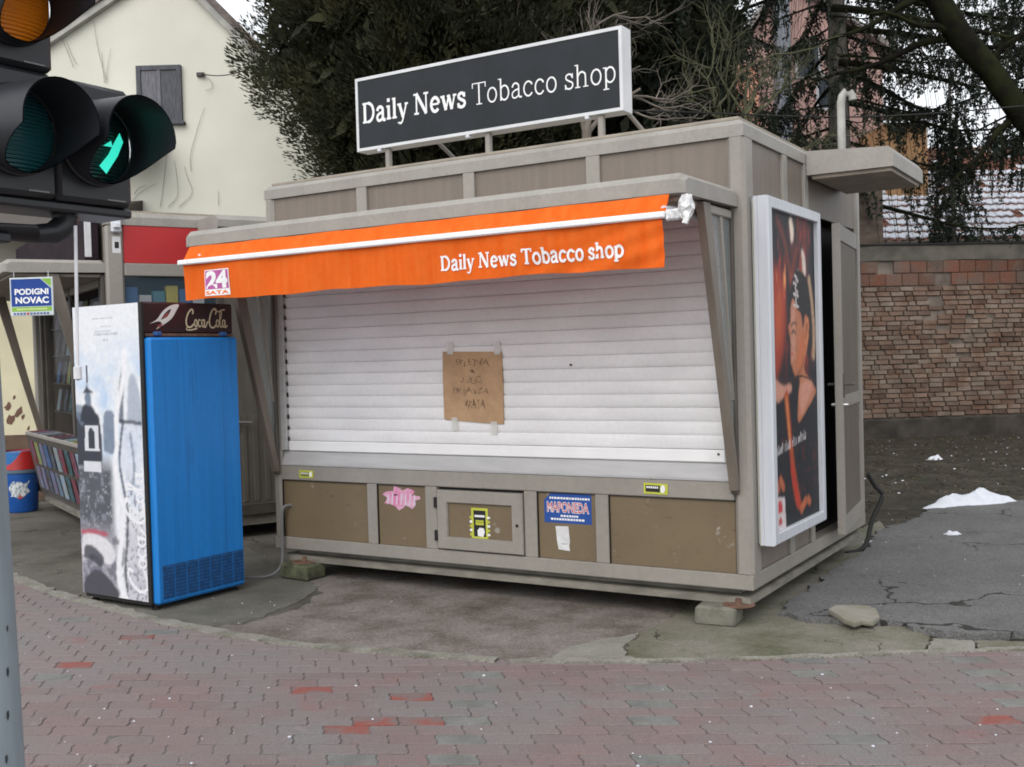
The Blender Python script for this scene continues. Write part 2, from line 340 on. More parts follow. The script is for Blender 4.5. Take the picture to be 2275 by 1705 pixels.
def paint_poster():
    p = Print(110, 240, (.012, .012, .018)); n1 = p.noise(4, 5, 3); n2 = p.noise(9, 7, 4); n3 = p.noise(26, 50, 9)
    fire = np.clip((n1 - .48) * 4 + .35 * (p.V - .5), 0, 1) * np.clip((p.V - .42) * 6, 0, 1)
    p.lay(fire * .8, (.16, .02, .02)); p.lay(np.clip((n1 + n2 - 1.06) * 5, 0, 1) * np.clip((p.V - .45) * 5, 0, 1), (.36, .035, .018)); p.lay(np.clip((n2 * .6 + n1 * .5 - .66) * 9, 0, 1) * np.clip((p.V - .5) * 4, 0, 1), (.75, .34, .12))
    p.poly([(.0, .50), (.10, .47), (.26, .55), (.34, .66), (.30, .76), (.16, .80), (.02, .72)], (.42, .05, .02), 6, .8); p.poly([(.10, .56), (.22, .60), (.27, .70), (.20, .76), (.12, .68)], (.52, .10, .025), 6, .7); p.poly([(.0, .56), (.08, .52), (.10, .64), (.03, .70)], (.30, .03, .07), 4, .8)
    for q in ([(.20, .97), (.32, .92), (.42, .84), (.46, .78)], [(.60, .90), (.52, .84), (.46, .76)], [(.44, .80), (.60, .78), (.66, .82)]): p.stroke(q, .05, (.36, .06, .025), 3.5, .5, 2)
    p.poly([(.44, .985), (.50, .99), (.54, .94), (.48, .91)], (.85, .70, .58), 2); p.poly([(.70, .90), (.77, .88), (.79, .82), (.74, .80), (.71, .85)], (.72, .58, .52), 1.6); p.poly([(.60, .83), (.72, .80), (.74, .76), (.64, .78)], (.5, .42, .40), 1.6)
    p.poly([(.08, .42), (.20, .36), (.42, .40), (.60, .44), (.95, .47), (1, .40), (1, .0), (.0, .0), (.0, .40)], (.013, .014, .019), 2)
    sk = (.46, .17, .085)
    face = [(.42, .52), (.43, .575), (.40, .615), (.385, .64), (.43, .66), (.45, .72), (.56, .745), (.72, .72), (.80, .66), (.80, .58), (.73, .53), (.72, .49), (.88, .45), (.97, .42), (.88, .39), (.74, .36), (.58, .325), (.54, .345), (.57, .42), (.60, .45), (.58, .475), (.50, .478)]
    p.poly(face, sk, .8); p.poly([(.42, .53), (.44, .60), (.45, .70), (.52, .72), (.53, .62), (.50, .53)], (.56, .28, .20), 3, .8); p.poly([(.54, .49), (.70, .53), (.76, .60), (.66, .62), (.58, .56)], (.54, .14, .05), 4.5, .8)
    p.poly([(.60, .44), (.74, .46), (.90, .44), (.78, .39), (.62, .35), (.60, .39)], (.62, .30, .23), 4, .8); p.poly([(.50, .475), (.62, .50), (.72, .54), (.66, .50), (.58, .478)], (.22, .05, .02), 2, .8)
    p.poly([(.0, .49), (.12, .47), (.26, .45), (.40, .455), (.42, .43), (.26, .415), (.12, .40), (.02, .44)], (.56, .27, .20), 1.4)
    p.poly([(.42, .685), (.43, .74), (.50, .80), (.64, .825), (.80, .80), (.90, .72), (.93, .62), (.86, .545), (.80, .54), (.80, .60), (.84, .655), (.76, .68), (.70, .635), (.66, .68), (.58, .695), (.50, .73), (.46, .72)], (.012, .008, .010), 1.0)
    p.poly([(.72, .60), (.77, .665), (.83, .66), (.82, .60), (.76, .572)], (.60, .20, .08), 1.0); p.stroke([(.75, .60), (.79, .65), (.80, .62)], .02, (.20, .05, .03), .8, .8, 2)
    p.stroke([(.86, .80), (.92, .72), (.95, .62), (.93, .54)], .06, (.55, .36, .22), 1.8, .8, 2)
    for i in range(9): p.stroke([(.54 + .03 * math.sin(i * 2.2), .805 - .012 * i), (.58 + .03 * math.sin(i * 1.7), .80 - .012 * i)], .022, (.62, .56, .55), .6, .85, 2)
    p.stroke([(.445, .640), (.50, .652), (.56, .645)], .016, (.03, .012, .01), .8, .9, 2); p.stroke([(.455, .618), (.49, .624), (.53, .617)], .018, (.02, .01, .01), .7, .95, 2); p.stroke([(.425, .548), (.45, .551), (.475, .546)], .016, (.42, .04, .03), .7, .9, 2); p.stroke([(.40, .575), (.425, .57)], .012, (.25, .07, .04), .8, .6, 2)
    p.stroke([(.52, .474), (.68, .474), (.84, .462), (.94, .455)], .012, (.03, .015, .012), .5, .9, 2)
    p.poly([(.26, .42), (.34, .43), (.40, .30), (.46, .18), (.58, .05), (.48, .05), (.39, .14), (.34, .26)], (.38, .06, .02), 2); p.stroke([(.31, .41), (.345, .32), (.365, .25)], .03, (.66, .30, .10), 1.6, .7, 2); p.stroke([(.40, .18), (.48, .09), (.52, .06)], .06, (.46, .03, .02), 2, .9, 2)
    p.lay(np.clip((n3 - .60) * 6, 0, 1) * np.clip((.35 - p.V) * 8, 0, 1) * np.clip((p.V - .02) * 9, 0, 1) * .5, (.20, .03, .025))
    for i in range(26):
        x = .05 + i * .026; y = .234 + i * .0013
        if i not in (7, 13, 18): p.stroke([(x, y), (x + .004, y + (.018 if i % 3 else .026))], .013, (.62, .58, .60), .5, .85, 2)
    for q in ([(.08, .15), (.11, .13)], [(.16, .155), (.21, .13)], [(.64, .05), (.68, .06)], [(.74, .06), (.77, .05)], [(.58, .035), (.61, .045)]): p.stroke(q, .06, (.52, .14, .06), 1.2, .8, 2)
    p.poly([(.04, .0), (.25, .0), (.23, .10), (.04, .105)], (.62, .55, .56), .8, 1, False); p.poly([(.09, .055), (.18, .055), (.16, .09), (.10, .09)], (.5, .05, .06), 1); p.poly([(.09, .015), (.17, .02), (.15, .04), (.11, .035)], (.45, .08, .08), 1)
    p.a *= (.85 + .3 * p.noise(40, 80, 12, 2))[..., None]; return p

def paint_city():
    p = Print(84, 250, (.70, .72, .75)); n1 = p.noise(4, 9, 21); n2 = p.noise(14, 36, 22); n3 = p.noise(36, 100, 23, 2)
    p.lay(np.clip((n1 - .42) * 4, 0, 1) * np.clip((.92 - p.V) * 5, 0, 1) * np.clip((p.V - .40) * 8, 0, 1) * .75, (.34, .50, .72)); p.lay(np.clip((n2 - .52) * 6, 0, 1) * (p.V < .86) * .5, (.76, .78, .80))
    ink = (.045, .05, .065); sl = (.15, .19, .26); wh = (.74, .74, .77)
    p.poly([(.40, .5), (.42, .62), (.50, .64), (.58, .62), (.58, .5)], sl, 1.2, .9); p.poly([(.76, .60), (.80, .74), (.88, .76), (.95, .70), (1, .58), (.88, .52)], (.30, .34, .42), 2, .8); p.poly([(.64, .60), (.66, .72), (.73, .79), (.72, .68), (.70, .60)], (.10, .12, .17), 1.2, .9)
    low = np.clip((.50 - p.V) * 14, 0, 1) * np.clip((.56 - p.U) * 12, 0, 1); p.lay(low * .95, (.06, .065, .085)); p.lay(low * np.clip((n2 - .55) * 7, 0, 1) * .6, (.28, .29, .35)); p.lay(low * np.clip((n3 - .66) * 9, 0, 1) * .5, (.45, .46, .5))
    p.poly([(.0, .45), (.36, .45), (.36, .60), (.30, .63), (.10, .63), (.0, .62)], ink, 1, 1); p.poly([(.0, .62), (.10, .585), (.12, .65), (.0, .66)], sl, 1, .8)
    p.poly([(.06, .60), (.10, .65), (.17, .665), (.25, .655), (.32, .62), (.33, .595)], (.035, .04, .055), .8); p.poly([(.15, .66), (.155, .70), (.23, .70), (.235, .66)], sl, .8); p.poly([(.11, .70), (.17, .722), (.185, .755), (.195, .722), (.27, .70)], ink, .7); p.stroke([(.188, .74), (.19, .79)], .022, ink, .5, 1, 2)
    p.poly([(.12, .50), (.34, .50), (.33, .59), (.13, .59)], (.60, .61, .65), .6, 1, False); p.poly([(.18, .51), (.27, .51), (.27, .565), (.22, .58), (.18, .565)], ink, .6); p.poly([(.10, .43), (.36, .43), (.36, .465), (.10, .465)], (.60, .61, .65), .6, 1, False)
    bot = np.clip((.27 - p.V) * 14, 0, 1); p.lay(bot * np.clip((.60 - p.U) * 9, 0, 1) * .8, (.36, .35, .40)); p.lay(bot * np.clip((n2 - .50) * 7, 0, 1) * .7, (.10, .10, .13))
    p.poly([(.02, .11), (.18, .14), (.42, .11), (.52, .15), (.38, .20), (.05, .21)], (.66, .65, .68), 1.2, .9); p.poly([(.04, .125), (.15, .12), (.30, .10), (.34, .135), (.18, .17), (.06, .165)], ink, 1.2, .9); p.stroke([(.03, .215), (.20, .22), (.40, .214)], .03, (.46, .07, .10), .8, .8, 2); p.poly([(.02, .0), (.52, .0), (.5, .04), (.25, .09), (.05, .05)], (.07, .07, .085), 1)
    p.poly([(.62, .28), (.72, .32), (.98, .33), (.98, .58), (.70, .59), (.64, .50)], (.60, .64, .72), 2, .9); p.lay(np.clip((p.U - .62) * 9, 0, 1) * np.clip((.30 - p.V) * 12, 0, 1) * .85, (.52, .51, .56)); p.lay(np.clip((p.U - .60) * 9, 0, 1) * np.clip((.46 - p.V) * 9, 0, 1) * np.clip((n3 - .55) * 7, 0, 1) * .75, (.13, .13, .17)); p.lay(np.clip((p.U - .64) * 9, 0, 1) * np.clip((p.V - .46) * 9, 0, 1) * np.clip((.7 - p.V) * 9, 0, 1) * np.clip((n2 - .52) * 7, 0, 1) * .5, (.30, .36, .46))
    p.stroke([(.76, .84), (.72, .74), (.64, .66), (.60, .60), (.60, .52), (.56, .45), (.60, .38), (.66, .31), (.64, .24), (.60, .17), (.56, .10), (.58, .04), (.66, .0)], .06, wh, .8, 1, 2.4)
    p.stroke([(.70, .60), (.66, .54), (.63, .46), (.68, .37), (.72, .30), (.70, .20), (.66, .10), (.68, .03)], .03, ink, .8, .9, 2.4); p.stroke([(.66, .605), (.95, .598)], .03, ink, .7, .9, 2.4); p.stroke([(.80, .56), (.84, .44), (.78, .36)], .03, sl, 1, .8, 2.4)
    for vs, fs in cola_script():                                  # the white flowing script, reading upwards
        for f in fs:
            q = [(min(.985, .97 - vs[i][1] * .27), .02 + vs[i][0] * .128) for i in f]; p.poly(q, wh, .35, 1, False)
    for y, x0, x1 in ((.955, .3, .62), (.925, .42, .6), (.91, .34, .62), (.90, .32, .7), (.88, .46, .58)):
        for i in range(int((x1 - x0) / .04)): p.stroke([(x0 + i * .04, y), (x0 + i * .04 + .024, y)], .012, (.34, .35, .40), .4, .7, 2.4)
    p.a *= (.92 + .16 * n3)[..., None]; return p
# ---------------------------------------------------------------- palette
METAL = M('taupe_painted_metal', (.27, .250, .221), rough=.42, var=.06, scale=2, stretch=(1.5, 1.5, .8), spec=.45, fine=.05, fscale=30)
METAL_TOP = M('weathered_taupe_metal', (.29, .272, .244), rough=.5, var=.07, scale=2.5, stretch=(2, 2, 1), spec=.4, fine=.06, fscale=40)
PANEL_UP = M('brown_grey_sheet', (.180, .150, .123), rough=.5, var=.07, scale=4, stretch=(7, 7, .3), spec=.4, fine=.04, fscale=60)
PANEL_LO = M('brown_sheet_with_scuffs', (.158, .118, .070), rough=.5, var=.07, scale=3, spec=.4, fine=.03, fscale=60)
SHUT = M('white_shutter_paint', (.76, .755, .76), rough=.42, var=.06, scale=2, stretch=(1, 1, 3), spec=.4, fine=.03, fscale=40)
SHUT_B = M('clean_white_shutter_bar', (.80, .80, .80), rough=.4, var=.03, spec=.4)
SILLM = M('grey_sill_metal', (.40, .40, .40), rough=.45, var=.08, scale=5, stretch=(.6, .6, 4), spec=.45)
SEAL = flat('black_rubber_seal', (.018, .017, .016), .6)
DARKM = M('dark_brown_metal', (.075, .065, .055), rough=.5, var=.15, spec=.4)
SOFF = M('dark_soffit', (.30, .262, .212), rough=.7, var=.15)
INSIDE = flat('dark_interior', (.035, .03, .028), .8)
ALU = M('pale_aluminium', (.60, .62, .65), rough=.35, metal=.0, var=.06, scale=5, spec=.5)
STEEL = M('bare_steel', (.5, .5, .5), rough=.35, metal=.9, var=.1)
RUST = M('rusty_iron', (.14, .075, .05), rough=.8, var=.3, scale=20, bump=.3)
WHITEP = flat('white_print', (.80, .80, .80), .5)
def fabric_mat():
    m = M('orange_awning_cloth', (.93, .175, .018), rough=.75, col2=(.95, .22, .032), scale=3, stretch=(8, 8, .5), spec=.15, fine=.05, fscale=35)
    t = m.node_tree; p = t.nodes['Principled BSDF']; o_ = [n for n in t.nodes if n.type == 'OUTPUT_MATERIAL'][0]
    tr = t.nodes.new('ShaderNodeBsdfTranslucent'); tr.inputs[0].default_value = (.9, .26, .05, 1); mxs = t.nodes.new('ShaderNodeMixShader'); mxs.inputs[0].default_value = .40
    t.links.new(p.outputs[0], mxs.inputs[1]); t.links.new(tr.outputs[0], mxs.inputs[2]); t.links.new(mxs.outputs[0], o_.inputs[0])
    return m
CLOTH = fabric_mat()
BLACKG = M('glossy_black_plastic', (.018, .021, .026), rough=.25, var=.2, spec=.35)

def scuffs(m, col, lo, hi, sc, seed, stretch=(1, 1, 1)):
    # chips and scratches with a shape of their own, mixed over a finished material
    t = m.node_tree; p = t.nodes['Principled BSDF']; src = p.inputs['Base Color'].links[0].from_socket; N = t.nodes.new; L = t.links.new
    g_ = N('ShaderNodeNewGeometry'); mp = N('ShaderNodeMapping'); mp.inputs['Location'].default_value = (seed, seed * .7, seed * .3); mp.inputs['Scale'].default_value = stretch; L(g_.outputs['Position'], mp.inputs[0])
    a = N('ShaderNodeTexNoise'); a.inputs['Scale'].default_value = sc; a.inputs['Detail'].default_value = 9; a.inputs['Roughness'].default_value = .75; L(mp.outputs[0], a.inputs['Vector'])
    mr = N('ShaderNodeMapRange'); mr.inputs[1].default_value = lo; mr.inputs[2].default_value = hi; L(a.outputs['Fac'], mr.inputs[0])
    x = N('ShaderNodeMix'); x.data_type = 'RGBA'; L(mr.outputs[0], x.inputs[0]); L(src, x.inputs[6]); x.inputs[7].default_value = (*col, 1); L(x.outputs[2], p.inputs['Base Color']); return m
scuffs(PANEL_LO, (.30, .28, .24), .62, .67, 5, 3); scuffs(PANEL_LO, (.075, .055, .035), .60, .68, 7, 9, (1, 1, 6))
scuffs(METAL, (.15, .13, .10), .64, .80, 3, 5, (1, 1, .4)); scuffs(METAL_TOP, (.17, .155, .13), .60, .78, 3, 8, (1, 1, .3)); scuffs(SILLM, (.2, .19, .17), .66, .74, 6, 2, (.5, .5, 4))
scuffs(SHUT, (.52, .50, .47), .62, .82, 2.2, 4, (1, 1, .8)); scuffs(CLOTH, (.62, .10, .012), .60, .80, 4, 6, (1, 1, .35)); scuffs(PANEL_UP, (.12, .10, .085), .60, .75, 5, 7, (6, 6, .25))
KW, KD = 3.66, 2.6
BLOCKM = M('dark_light_blocker', (.05, .035, .028), var=.3, scale=9, rough=.85, spec=.2)
LOW = [(-3.58, -2.78), (-2.695, -2.28), None, (-1.41, -.995), (-.905, -.103)]
UPP = [(-3.60, -2.794), (-2.704, -1.90), (-1.812, -.998), (-.905, -.103)]

def kiosk_shell(K):
    # frame: mitred rims round the whole cabin
    b = MB(); b.ring([(-.10, 2.785), (0, 2.785), (0, 2.852), (-.030, 2.882), (-.10, 2.882), (-.10, 2.785)], -KW, 0, 0, KD)
    obj('roof_rim', b, METAL_TOP, K)
    b = MB(); b.box(-KW + .04, -.04, .04, KD - .04, 2.884, 2.905, .004); b.box(-KW + .11, -.11, .11, KD - .11, 2.86, 2.883)
    obj('roof_sheet', b, SOFF, K)
    b = MB(); b.ring([(-.09, .216), (-.002, .216), (0, .222), (0, .298), (-.004, .302), (-.09, .302), (-.09, .216)], -KW, 0, 0, KD)
    obj('base_rail', b, METAL, K)
    b = MB(); b.ring([(-.13, .118), (-.055, .118), (-.030, .124), (-.030, .158), (-.045, .166), (-.125, .168), (-.125, .2155), (-.13, .2155)], -KW, 0, 0, KD)
    b.box(-KW + .12, -.12, .12, KD - .12, .15, .214)
    obj('base_sill', b, M('dirty_sill', (.19, .175, .145), rough=.6, var=.25, scale=6, stretch=(1, 1, 3)) if 'dirty_sill' not in bpy.data.materials else bpy.data.materials['dirty_sill'], K)
    for x0, x1, y0, y1 in ((-.103, .003, -.003, .12), (-KW - .003, -KW + .08, -.003, .12), (-.12, .003, KD - .10, KD + .003), (-KW - .003, -KW + .12, KD - .1, KD + .003)):
        b = MB(); b.box(x0, x1, y0, y1, .285, 2.80, .022); obj('corner_post', b, METAL, K)
    # front, above the canopy
    for p, q in zip(UPP, UPP[1:]):
        b = MB(); b.box(p[1], q[0], .0, .06, 2.40, 2.784, .004); obj('upper_mullion', b, METAL, K)
    for x0, x1 in UPP:
        b = MB(); b.box(x0, x1, .022, .04, 2.40, 2.784, .002); obj('upper_panel', b, PANEL_UP, K)
    # seals along the panels' upper and left edges
    # sides and rear
    for y0, y1 in ((.145, .71), (.80, 1.165)):
        b = MB(); b.box(-.04, -.018, y0, y1, .303, 2.784, .002); obj('side_panel', b, PANEL_UP, K)
    for y0, y1 in ((.11, .145), (.71, .80), (1.165, 1.25)):
        b = MB(); b.box(-.06, .0, y0, y1, .303, 2.784, .004); obj('side_mullion', b, METAL, K)
    b = MB(); b.box(-KW + .01, -KW + .04, .121, KD - .101, .303, 2.784, .002); obj('end_panel', b, PANEL_LO, K)
    b = MB(); b.box(-KW + .13, -.13, KD - .05, KD - .02, .303, 2.784, .002); obj('rear_panel', b, PANEL_LO, K)
    b = MB(); b.box(-.04, -.016, 1.252, KD - .102, 2.47, 2.784, .002); obj('transom_panel', b, PANEL_UP, K)
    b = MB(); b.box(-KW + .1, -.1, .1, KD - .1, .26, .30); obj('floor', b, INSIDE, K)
    for y in (.42, 1.3, 2.1):
        b = MB(); b.box(-KW + .2, -.2, y, y + .10, .022, .149, .004); obj('light_block_beam', b, BLOCKM, K)  # dark beams added under the floor to block light from behind

def kiosk_canopy(K):
    x0, x1 = -3.648, -.04
    b = MB(); pf = [(0, 2.388), (-.765, 2.376), (-.79, 2.382), (-.79, 2.452), (-.752, 2.486), (-.03, 2.492), (0, 2.47)]
    b.prism([(x0 + .035, y, z) for y, z in pf], (x1 - x0 - .07, 0, 0))
    for xa, d in ((x0, 1), (x1, -1)):      # the bevelled ends
        b.loft([[(xa + .035 * d, y, z) for y, z in pf], [(xa, y * .97, 2.43 + (z - 2.43) * (.55 if z > 2.43 else 1)) for y, z in pf]])
        b.add([(xa, y * .97, 2.43 + (z - 2.43) * (.55 if z > 2.43 else 1)) for y, z in pf], [tuple(range(len(pf)))])
    obj('canopy', b, METAL_TOP, K)
    b = MB(); b.box(x0 + .06, x1 - .06, -.72, -.02, 2.352, 2.3745); obj('canopy_soffit', b, SOFF, K)

def kiosk_wing(K, xs, glazed=True):
    # the slanting strut with its glazed wing below each end of the canopy
    b = MB(); b.prism([(xs - .022, -.47, 2.372), (xs - .022, -.37, 2.372), (xs - .022, -.012, .79), (xs - .022, -.06, .79)], (.044, 0, 0)); obj('strut', b, bpy.data.materials.get('wing_metal') or M('wing_metal', (.16, .135, .11), rough=.45, var=.12, stretch=(2, 2, .5)), K)
    b = MB(); b.box(xs - .025, xs + .02, -.036, -.004, .765, 2.37, .006); obj('wing_stile', b, DARKM, K)
    if not glazed: return
    b = MB(); b.box(xs - .018, xs + .018, -.366, -.037, 2.32, 2.368, .006); obj('wing_rail', b, METAL, K)
    b = MB(); b.prism([(xs - .004, -.355, 2.318), (xs - .004, -.038, 2.318), (xs - .004, -.038, .93)], (.008, 0, 0)); obj('wing_pane', b, GLASS, K)
    b = MB(); b.prism([(xs - .012, -.2, 2.318), (xs - .012, -.165, 2.318), (xs - .012, -.036, 1.3), (xs - .012, -.046, 1.3)], (.024, 0, 0)); obj('wing_bar', b, METAL, K)

GLASS = glass('window_glass', (.35, .4, .4), .3)

def lower_front(K, hatch=True):
    b = MB(); b.box(-KW + .08, -.104, -.001, .06, .724, .832, .006); obj('middle_rail', b, METAL, K)
    edges = [(-2.78, -2.695), (-2.28, -2.183), (-1.502, -1.41), (-.995, -.905)]
    for x0, x1 in edges:
        b = MB(); b.box(x0, x1, 0, .06, .303, .723, .004); obj('lower_mullion', b, METAL, K)
    for pr in LOW:
        if pr:
            b = MB(); b.box(pr[0] + .004, pr[1] - .003, .018, .036, .303, .719, .002); obj('lower_panel', b, PANEL_LO, K)
            b = MB(); b.box(pr[0], pr[1], .006, .03, .719, .723); b.box(pr[0], pr[0] + .004, .006, .03, .303, .719); obj('panel_seal', b, SEAL, K)
    if hatch:
        b = MB(); h = (-2.175, -1.508, .312, .706)
        b.loft([[(h[0] + q, y, h[2] + q), (h[1] - q, y, h[2] + q), (h[1] - q, y, h[3] - q), (h[0] + q, y, h[3] - q)] for q, y in ((0, .03), (0, -.010), (.006, -.016), (.078, -.016), (.084, -.004), (.084, .03))])
        hd = obj('hatch', b, METAL, K)
        b = MB(); b.box(h[0] + .085, h[1] - .085, .004, .02, h[2] + .085, h[3] - .085); obj('hatch_panel', b, PANEL_LO, hd)
        for z in (.40, .62):
            b = MB(); b.box(h[0] - .022, h[0] + .004, -.022, .0, z - .035, z + .035, .004); obj('hinge', b, SEAL, hd)
        b = MB(); b.lathe([(0, 0), (.01, 0), (.01, .006), (0, .006)], 12); b.v = [(h[1] - .04 + x, -.016 - z, .50 + y) for x, y, z in b.v]; obj('lock', b, SEAL, hd)
        b = MB(); b.box(-2.183, -1.502, .04, .05, .303, .723); obj('hatch_backing', b, SEAL, K)

def main_kiosk():
    K = thing('kiosk', 'large taupe metal news kiosk with white shutter down and orange awning', 'kiosk', (1.3353, 6.1127, 0), -.5493)
    kiosk_shell(K); kiosk_canopy(K); lower_front(K)
    for xs in (-.085, -3.60): kiosk_wing(K, xs)
    # shutter
    for i in range(18):
        z0 = .948 + i * .0808 + .064; h = .0808
        b = MB(); pr = [(.046, z0 + .0), (.043, z0 + .003), (.039, z0 + .018), (.037, z0 + h * .5), (.036, z0 + h - .014), (.038, z0 + h - .005), (.044, z0 + h - .001), (.06, z0 + h - .0012), (.06, z0)]
        dz = rng.uniform(-.0012, .0012); 
        b.prism([(-3.522, y + dz, z) for y, z in pr], (3.362, 0, 0)); obj('shutter_slat', b, SHUT, K, smooth=True)
    b = MB(); b.box(-3.522, -.160, .026, .056, .936, 1.009, .006); obj('shutter_end_slat', b, SHUT_B, K)
    b = MB(); b.box(-3.53, -.155, .062, .07, .93, 2.39); obj('shutter_backing', b, SILLM, K)
    b = MB(); b.prism([(-3.575, -.002, .833), (-3.575, .045, .936), (-3.575, .07, .936), (-3.575, .07, .833)], (3.47, 0, 0)); b.box(-3.575, -.105, -.005, .0, .833, .845); obj('window_sill', b, SILLM, K)
    for x0, x1 in ((-3.578, -3.524), (-.158, -.104)):
        b = MB(); b.box(x0, x1, .006, .058, .94, 2.386, .005); obj('shutter_guide', b, SILLM, K)
    b = MB()
    for i in range(14): b.box(-3.528, -3.516, .022, .034, 1.01 + i * .0808, 1.035 + i * .0808 + .01 * random.random())
    obj('guide_teeth', b, SEAL, K)
    b = MB()
    for x, z in ((-.2, .985), (-1.15, 1.52), (-2.1, .838), (-.62, .835), (-1.4, .836)): b.box(x - .006, x + .006, .0 if z < .9 else .02, .028, z - .006, z + .006)
    obj('rivets', b, SEAL, K)
    # side door, its canopy and the black opening
    b = MB(); b.box(-.16, -.15, 1.25, 2.5, .30, 2.47); obj('dark_opening_sheet', b, INSIDE, K)  # dark sheet in the doorway, standing in for the interior's shade
    th = R(6.6); hx, hy = .012, 2.47; L = .96; DOORP = M('door_brown', (.105, .085, .062), rough=.5, var=.15, stretch=(3, 3, .6))
    dv = Vector((math.sin(th), -math.cos(th), 0)); nv = Vector((math.cos(th), math.sin(th), 0))
    D = lambda s, t, z: Vector((hx, hy, z)) + dv * s + nv * t
    def dbox(b, s0, s1, t0, t1, z0, z1, m=0):
        vs = [D(s, t, z) for z in (z0, z1) for t in (t0, t1) for s in (s0, s1)]
        b.add(vs, [(0, 2, 3, 1), (4, 5, 7, 6), (0, 1, 5, 4), (2, 6, 7, 3), (0, 4, 6, 2), (1, 3, 7, 5)], m)
    b = MB(); dbox(b, 0, .05, -.045, .004, .31, 2.42); dbox(b, L - .055, L, -.045, .004, .31, 2.42)
    for z0, z1 in ((.31, .42), (1.17, 1.25), (2.31, 2.42)): dbox(b, .051, L - .056, -.043, .002, z0, z1)
    door = obj('door', b, METAL, K)
    for z0, z1 in ((.42, 1.17), (1.25, 2.31)):
        b = MB(); dbox(b, .052, L - .057, -.03, -.008, z0, z1); obj('door_panel', b, DOORP, door)
    for t, q in ((.004, 1), (-.045, -1)):
        b = MB(); b.tube([D(L - .05, t, 1.33), D(L - .05, t + .05 * q, 1.33), D(L - .17, t + .055 * q, 1.33)], .010, 8); dbox(b, L - .07, L - .03, min(t, t + .006 * q), max(t, t + .006 * q), 1.24, 1.40); obj('handle', b, DARKM, door, smooth=True)
        b = MB(); b.tube([D(L - .05, t, 1.19), D(L - .05, t + .03 * q, 1.19)], .014, 10); obj('lock_cylinder', b, STEEL, door)
    b = MB(); b.box(0.002, .55, 1.21, 2.14, 2.712, 2.714); pf = [(0, 2.714), (.55, 2.714), (.55, 2.80), (.52, 2.842), (0, 2.872)]
    b = MB(); b.prism([(x + .002, 1.21, z) for x, z in pf], (0, .93, 0)); obj('door_canopy', b, METAL_TOP, K)
    b = MB(); b.box(.03, .53, 1.24, 2.11, 2.69, 2.7125); obj('door_canopy_soffit', b, SOFF, K)
    # levelling jack
    for x, y, zt in ((-.10, .02, .129), (-3.40, .02, .129)):
        b = MB(); b.lathe([(0, zt - .012), (.085, zt - .012), (.095, zt - .004), (.085, zt + .002), (.02, zt + .005), (.016, .16), (0, .16)], 20, (x, y, 0)); obj('levelling_foot', b, RUST, K, smooth=True)
    for x in (-3.4, -.25):
        b = MB(); b.box(x - .09, x + .09, KD - .3, KD - .1, .003, .149, .01); obj('rear_support', b, DARKM, K)
    # awning
    XA, XB = -3.585, -.118
    def vy(x, z):
        s = (x - XA) / (XB - XA); t = (2.245 - z) / .24
        w = .007 * math.sin(31 * s + 2 * t) + .005 * math.sin(83 * s - 1.5 * t) * t + .012 * math.sin(16 * s - 7 * t) * t * max(0, s - .55)
        w += .006 * math.sin(210 * s + 9 * t) * t * max(0, s - .7) * 2 + .010 * math.sin(60 * (s + .25 * t)) * max(0, s - .72) * 2; w += .020 * math.exp(-((s - .93 + .10 * t) / .03) ** 2) * t + .010 * math.exp(-((s - .88 + .12 * t) / .02) ** 2) * t
        return -.866 + w * .9 + .012 * t
    b = MB(); b.grid(lambda u, v: (XA + u * (XB - XA), -.797 - .064 * v, 2.376 - .100 * v - .004 * math.sin(math.pi * v) + .002 * math.sin(40 * u)), 60, 6)
    b.grid(lambda u, v: (XA + u * (XB - XA), -.793 - .064 * v, 2.374 - .100 * v - .004 * math.sin(math.pi * v) + .002 * math.sin(40 * u)), 60, 6)
    aw = obj('awning', b, CLOTH, K, smooth=True, recalc=False)
    b = MB(); b.box(XA - .022, XB + .012, -.892, -.852, 2.249, 2.283, .007); obj('front_bar', b, M('white_bar', (.78, .79, .80), rough=.35, var=.04), aw)
    zb = lambda x: 2.014 + .005 * math.sin(5 * x) + .003 * math.sin(13 * x + 1)
    g = lambda off: (lambda u, v: ((XA + .01 + u * (XB - XA - .02)), vy(XA + u * (XB - XA), 2.252 - v * .236) + off, 2.252 + v * (zb(XA + u * 3.4) - 2.252)))
    b = MB(); b.grid(g(0), 220, 14); b.grid(g(.004), 220, 14)
    obj('valance', b, CLOTH, aw, smooth=True, recalc=False)
    def on_cloth(x, z, e=0): return (x, vy(x, z) - .004 - e, z)
    st, wd = write('Daily News Tobacco shop', .20)
    b = MB(); x0, x1 = -1.493, -.341; h = (x1 - x0) / wd
    place_strokes(b, st, lambda a, c, e: on_cloth(x0 + a * h, 2.076 + c * .084, e)); obj('lettering', b, WHITEP, aw, recalc=False)
    b = MB(); b.grid(lambda u, v: on_cloth(-3.378 + .229 * u, 2.034 + .170 * v), 8, 6)
    bd = MB(); bd.grid(lambda u, v: on_cloth(-3.372 + .216 * u, 2.076 + .122 * v, .0006), 8, 6, 1); b.add(bd.v, bd.f, 1)
    put_text(b, '24', lambda x, z: on_cloth(x, z, .0014), -3.364, -3.164, 2.080, 2.196, .05, 0)
    put_text(b, 'SATA', lambda x, z: on_cloth(x, z, .0012), -3.368, -3.162, 2.042, 2.066, .03, 2)
    obj('badge', b, [WHITEP, flat('magenta_print', (.42, .10, .30)), CLOTH], aw, recalc=False)
    # the plastic-wrapped arm joint
    b = MB(); b.lathe([(0, -.058), (.022, -.054), (.038, -.03), (.044, 0), (.038, .035), (.022, .054), (0, .058)], 14)
    b.v = [(x * .95 + .0 + rng.uniform(-.008, .008), -.86 + y * 1.0 + rng.uniform(-.01, .01), 2.295 + z + rng.uniform(-.012, .012)) for x, y, z in b.v]
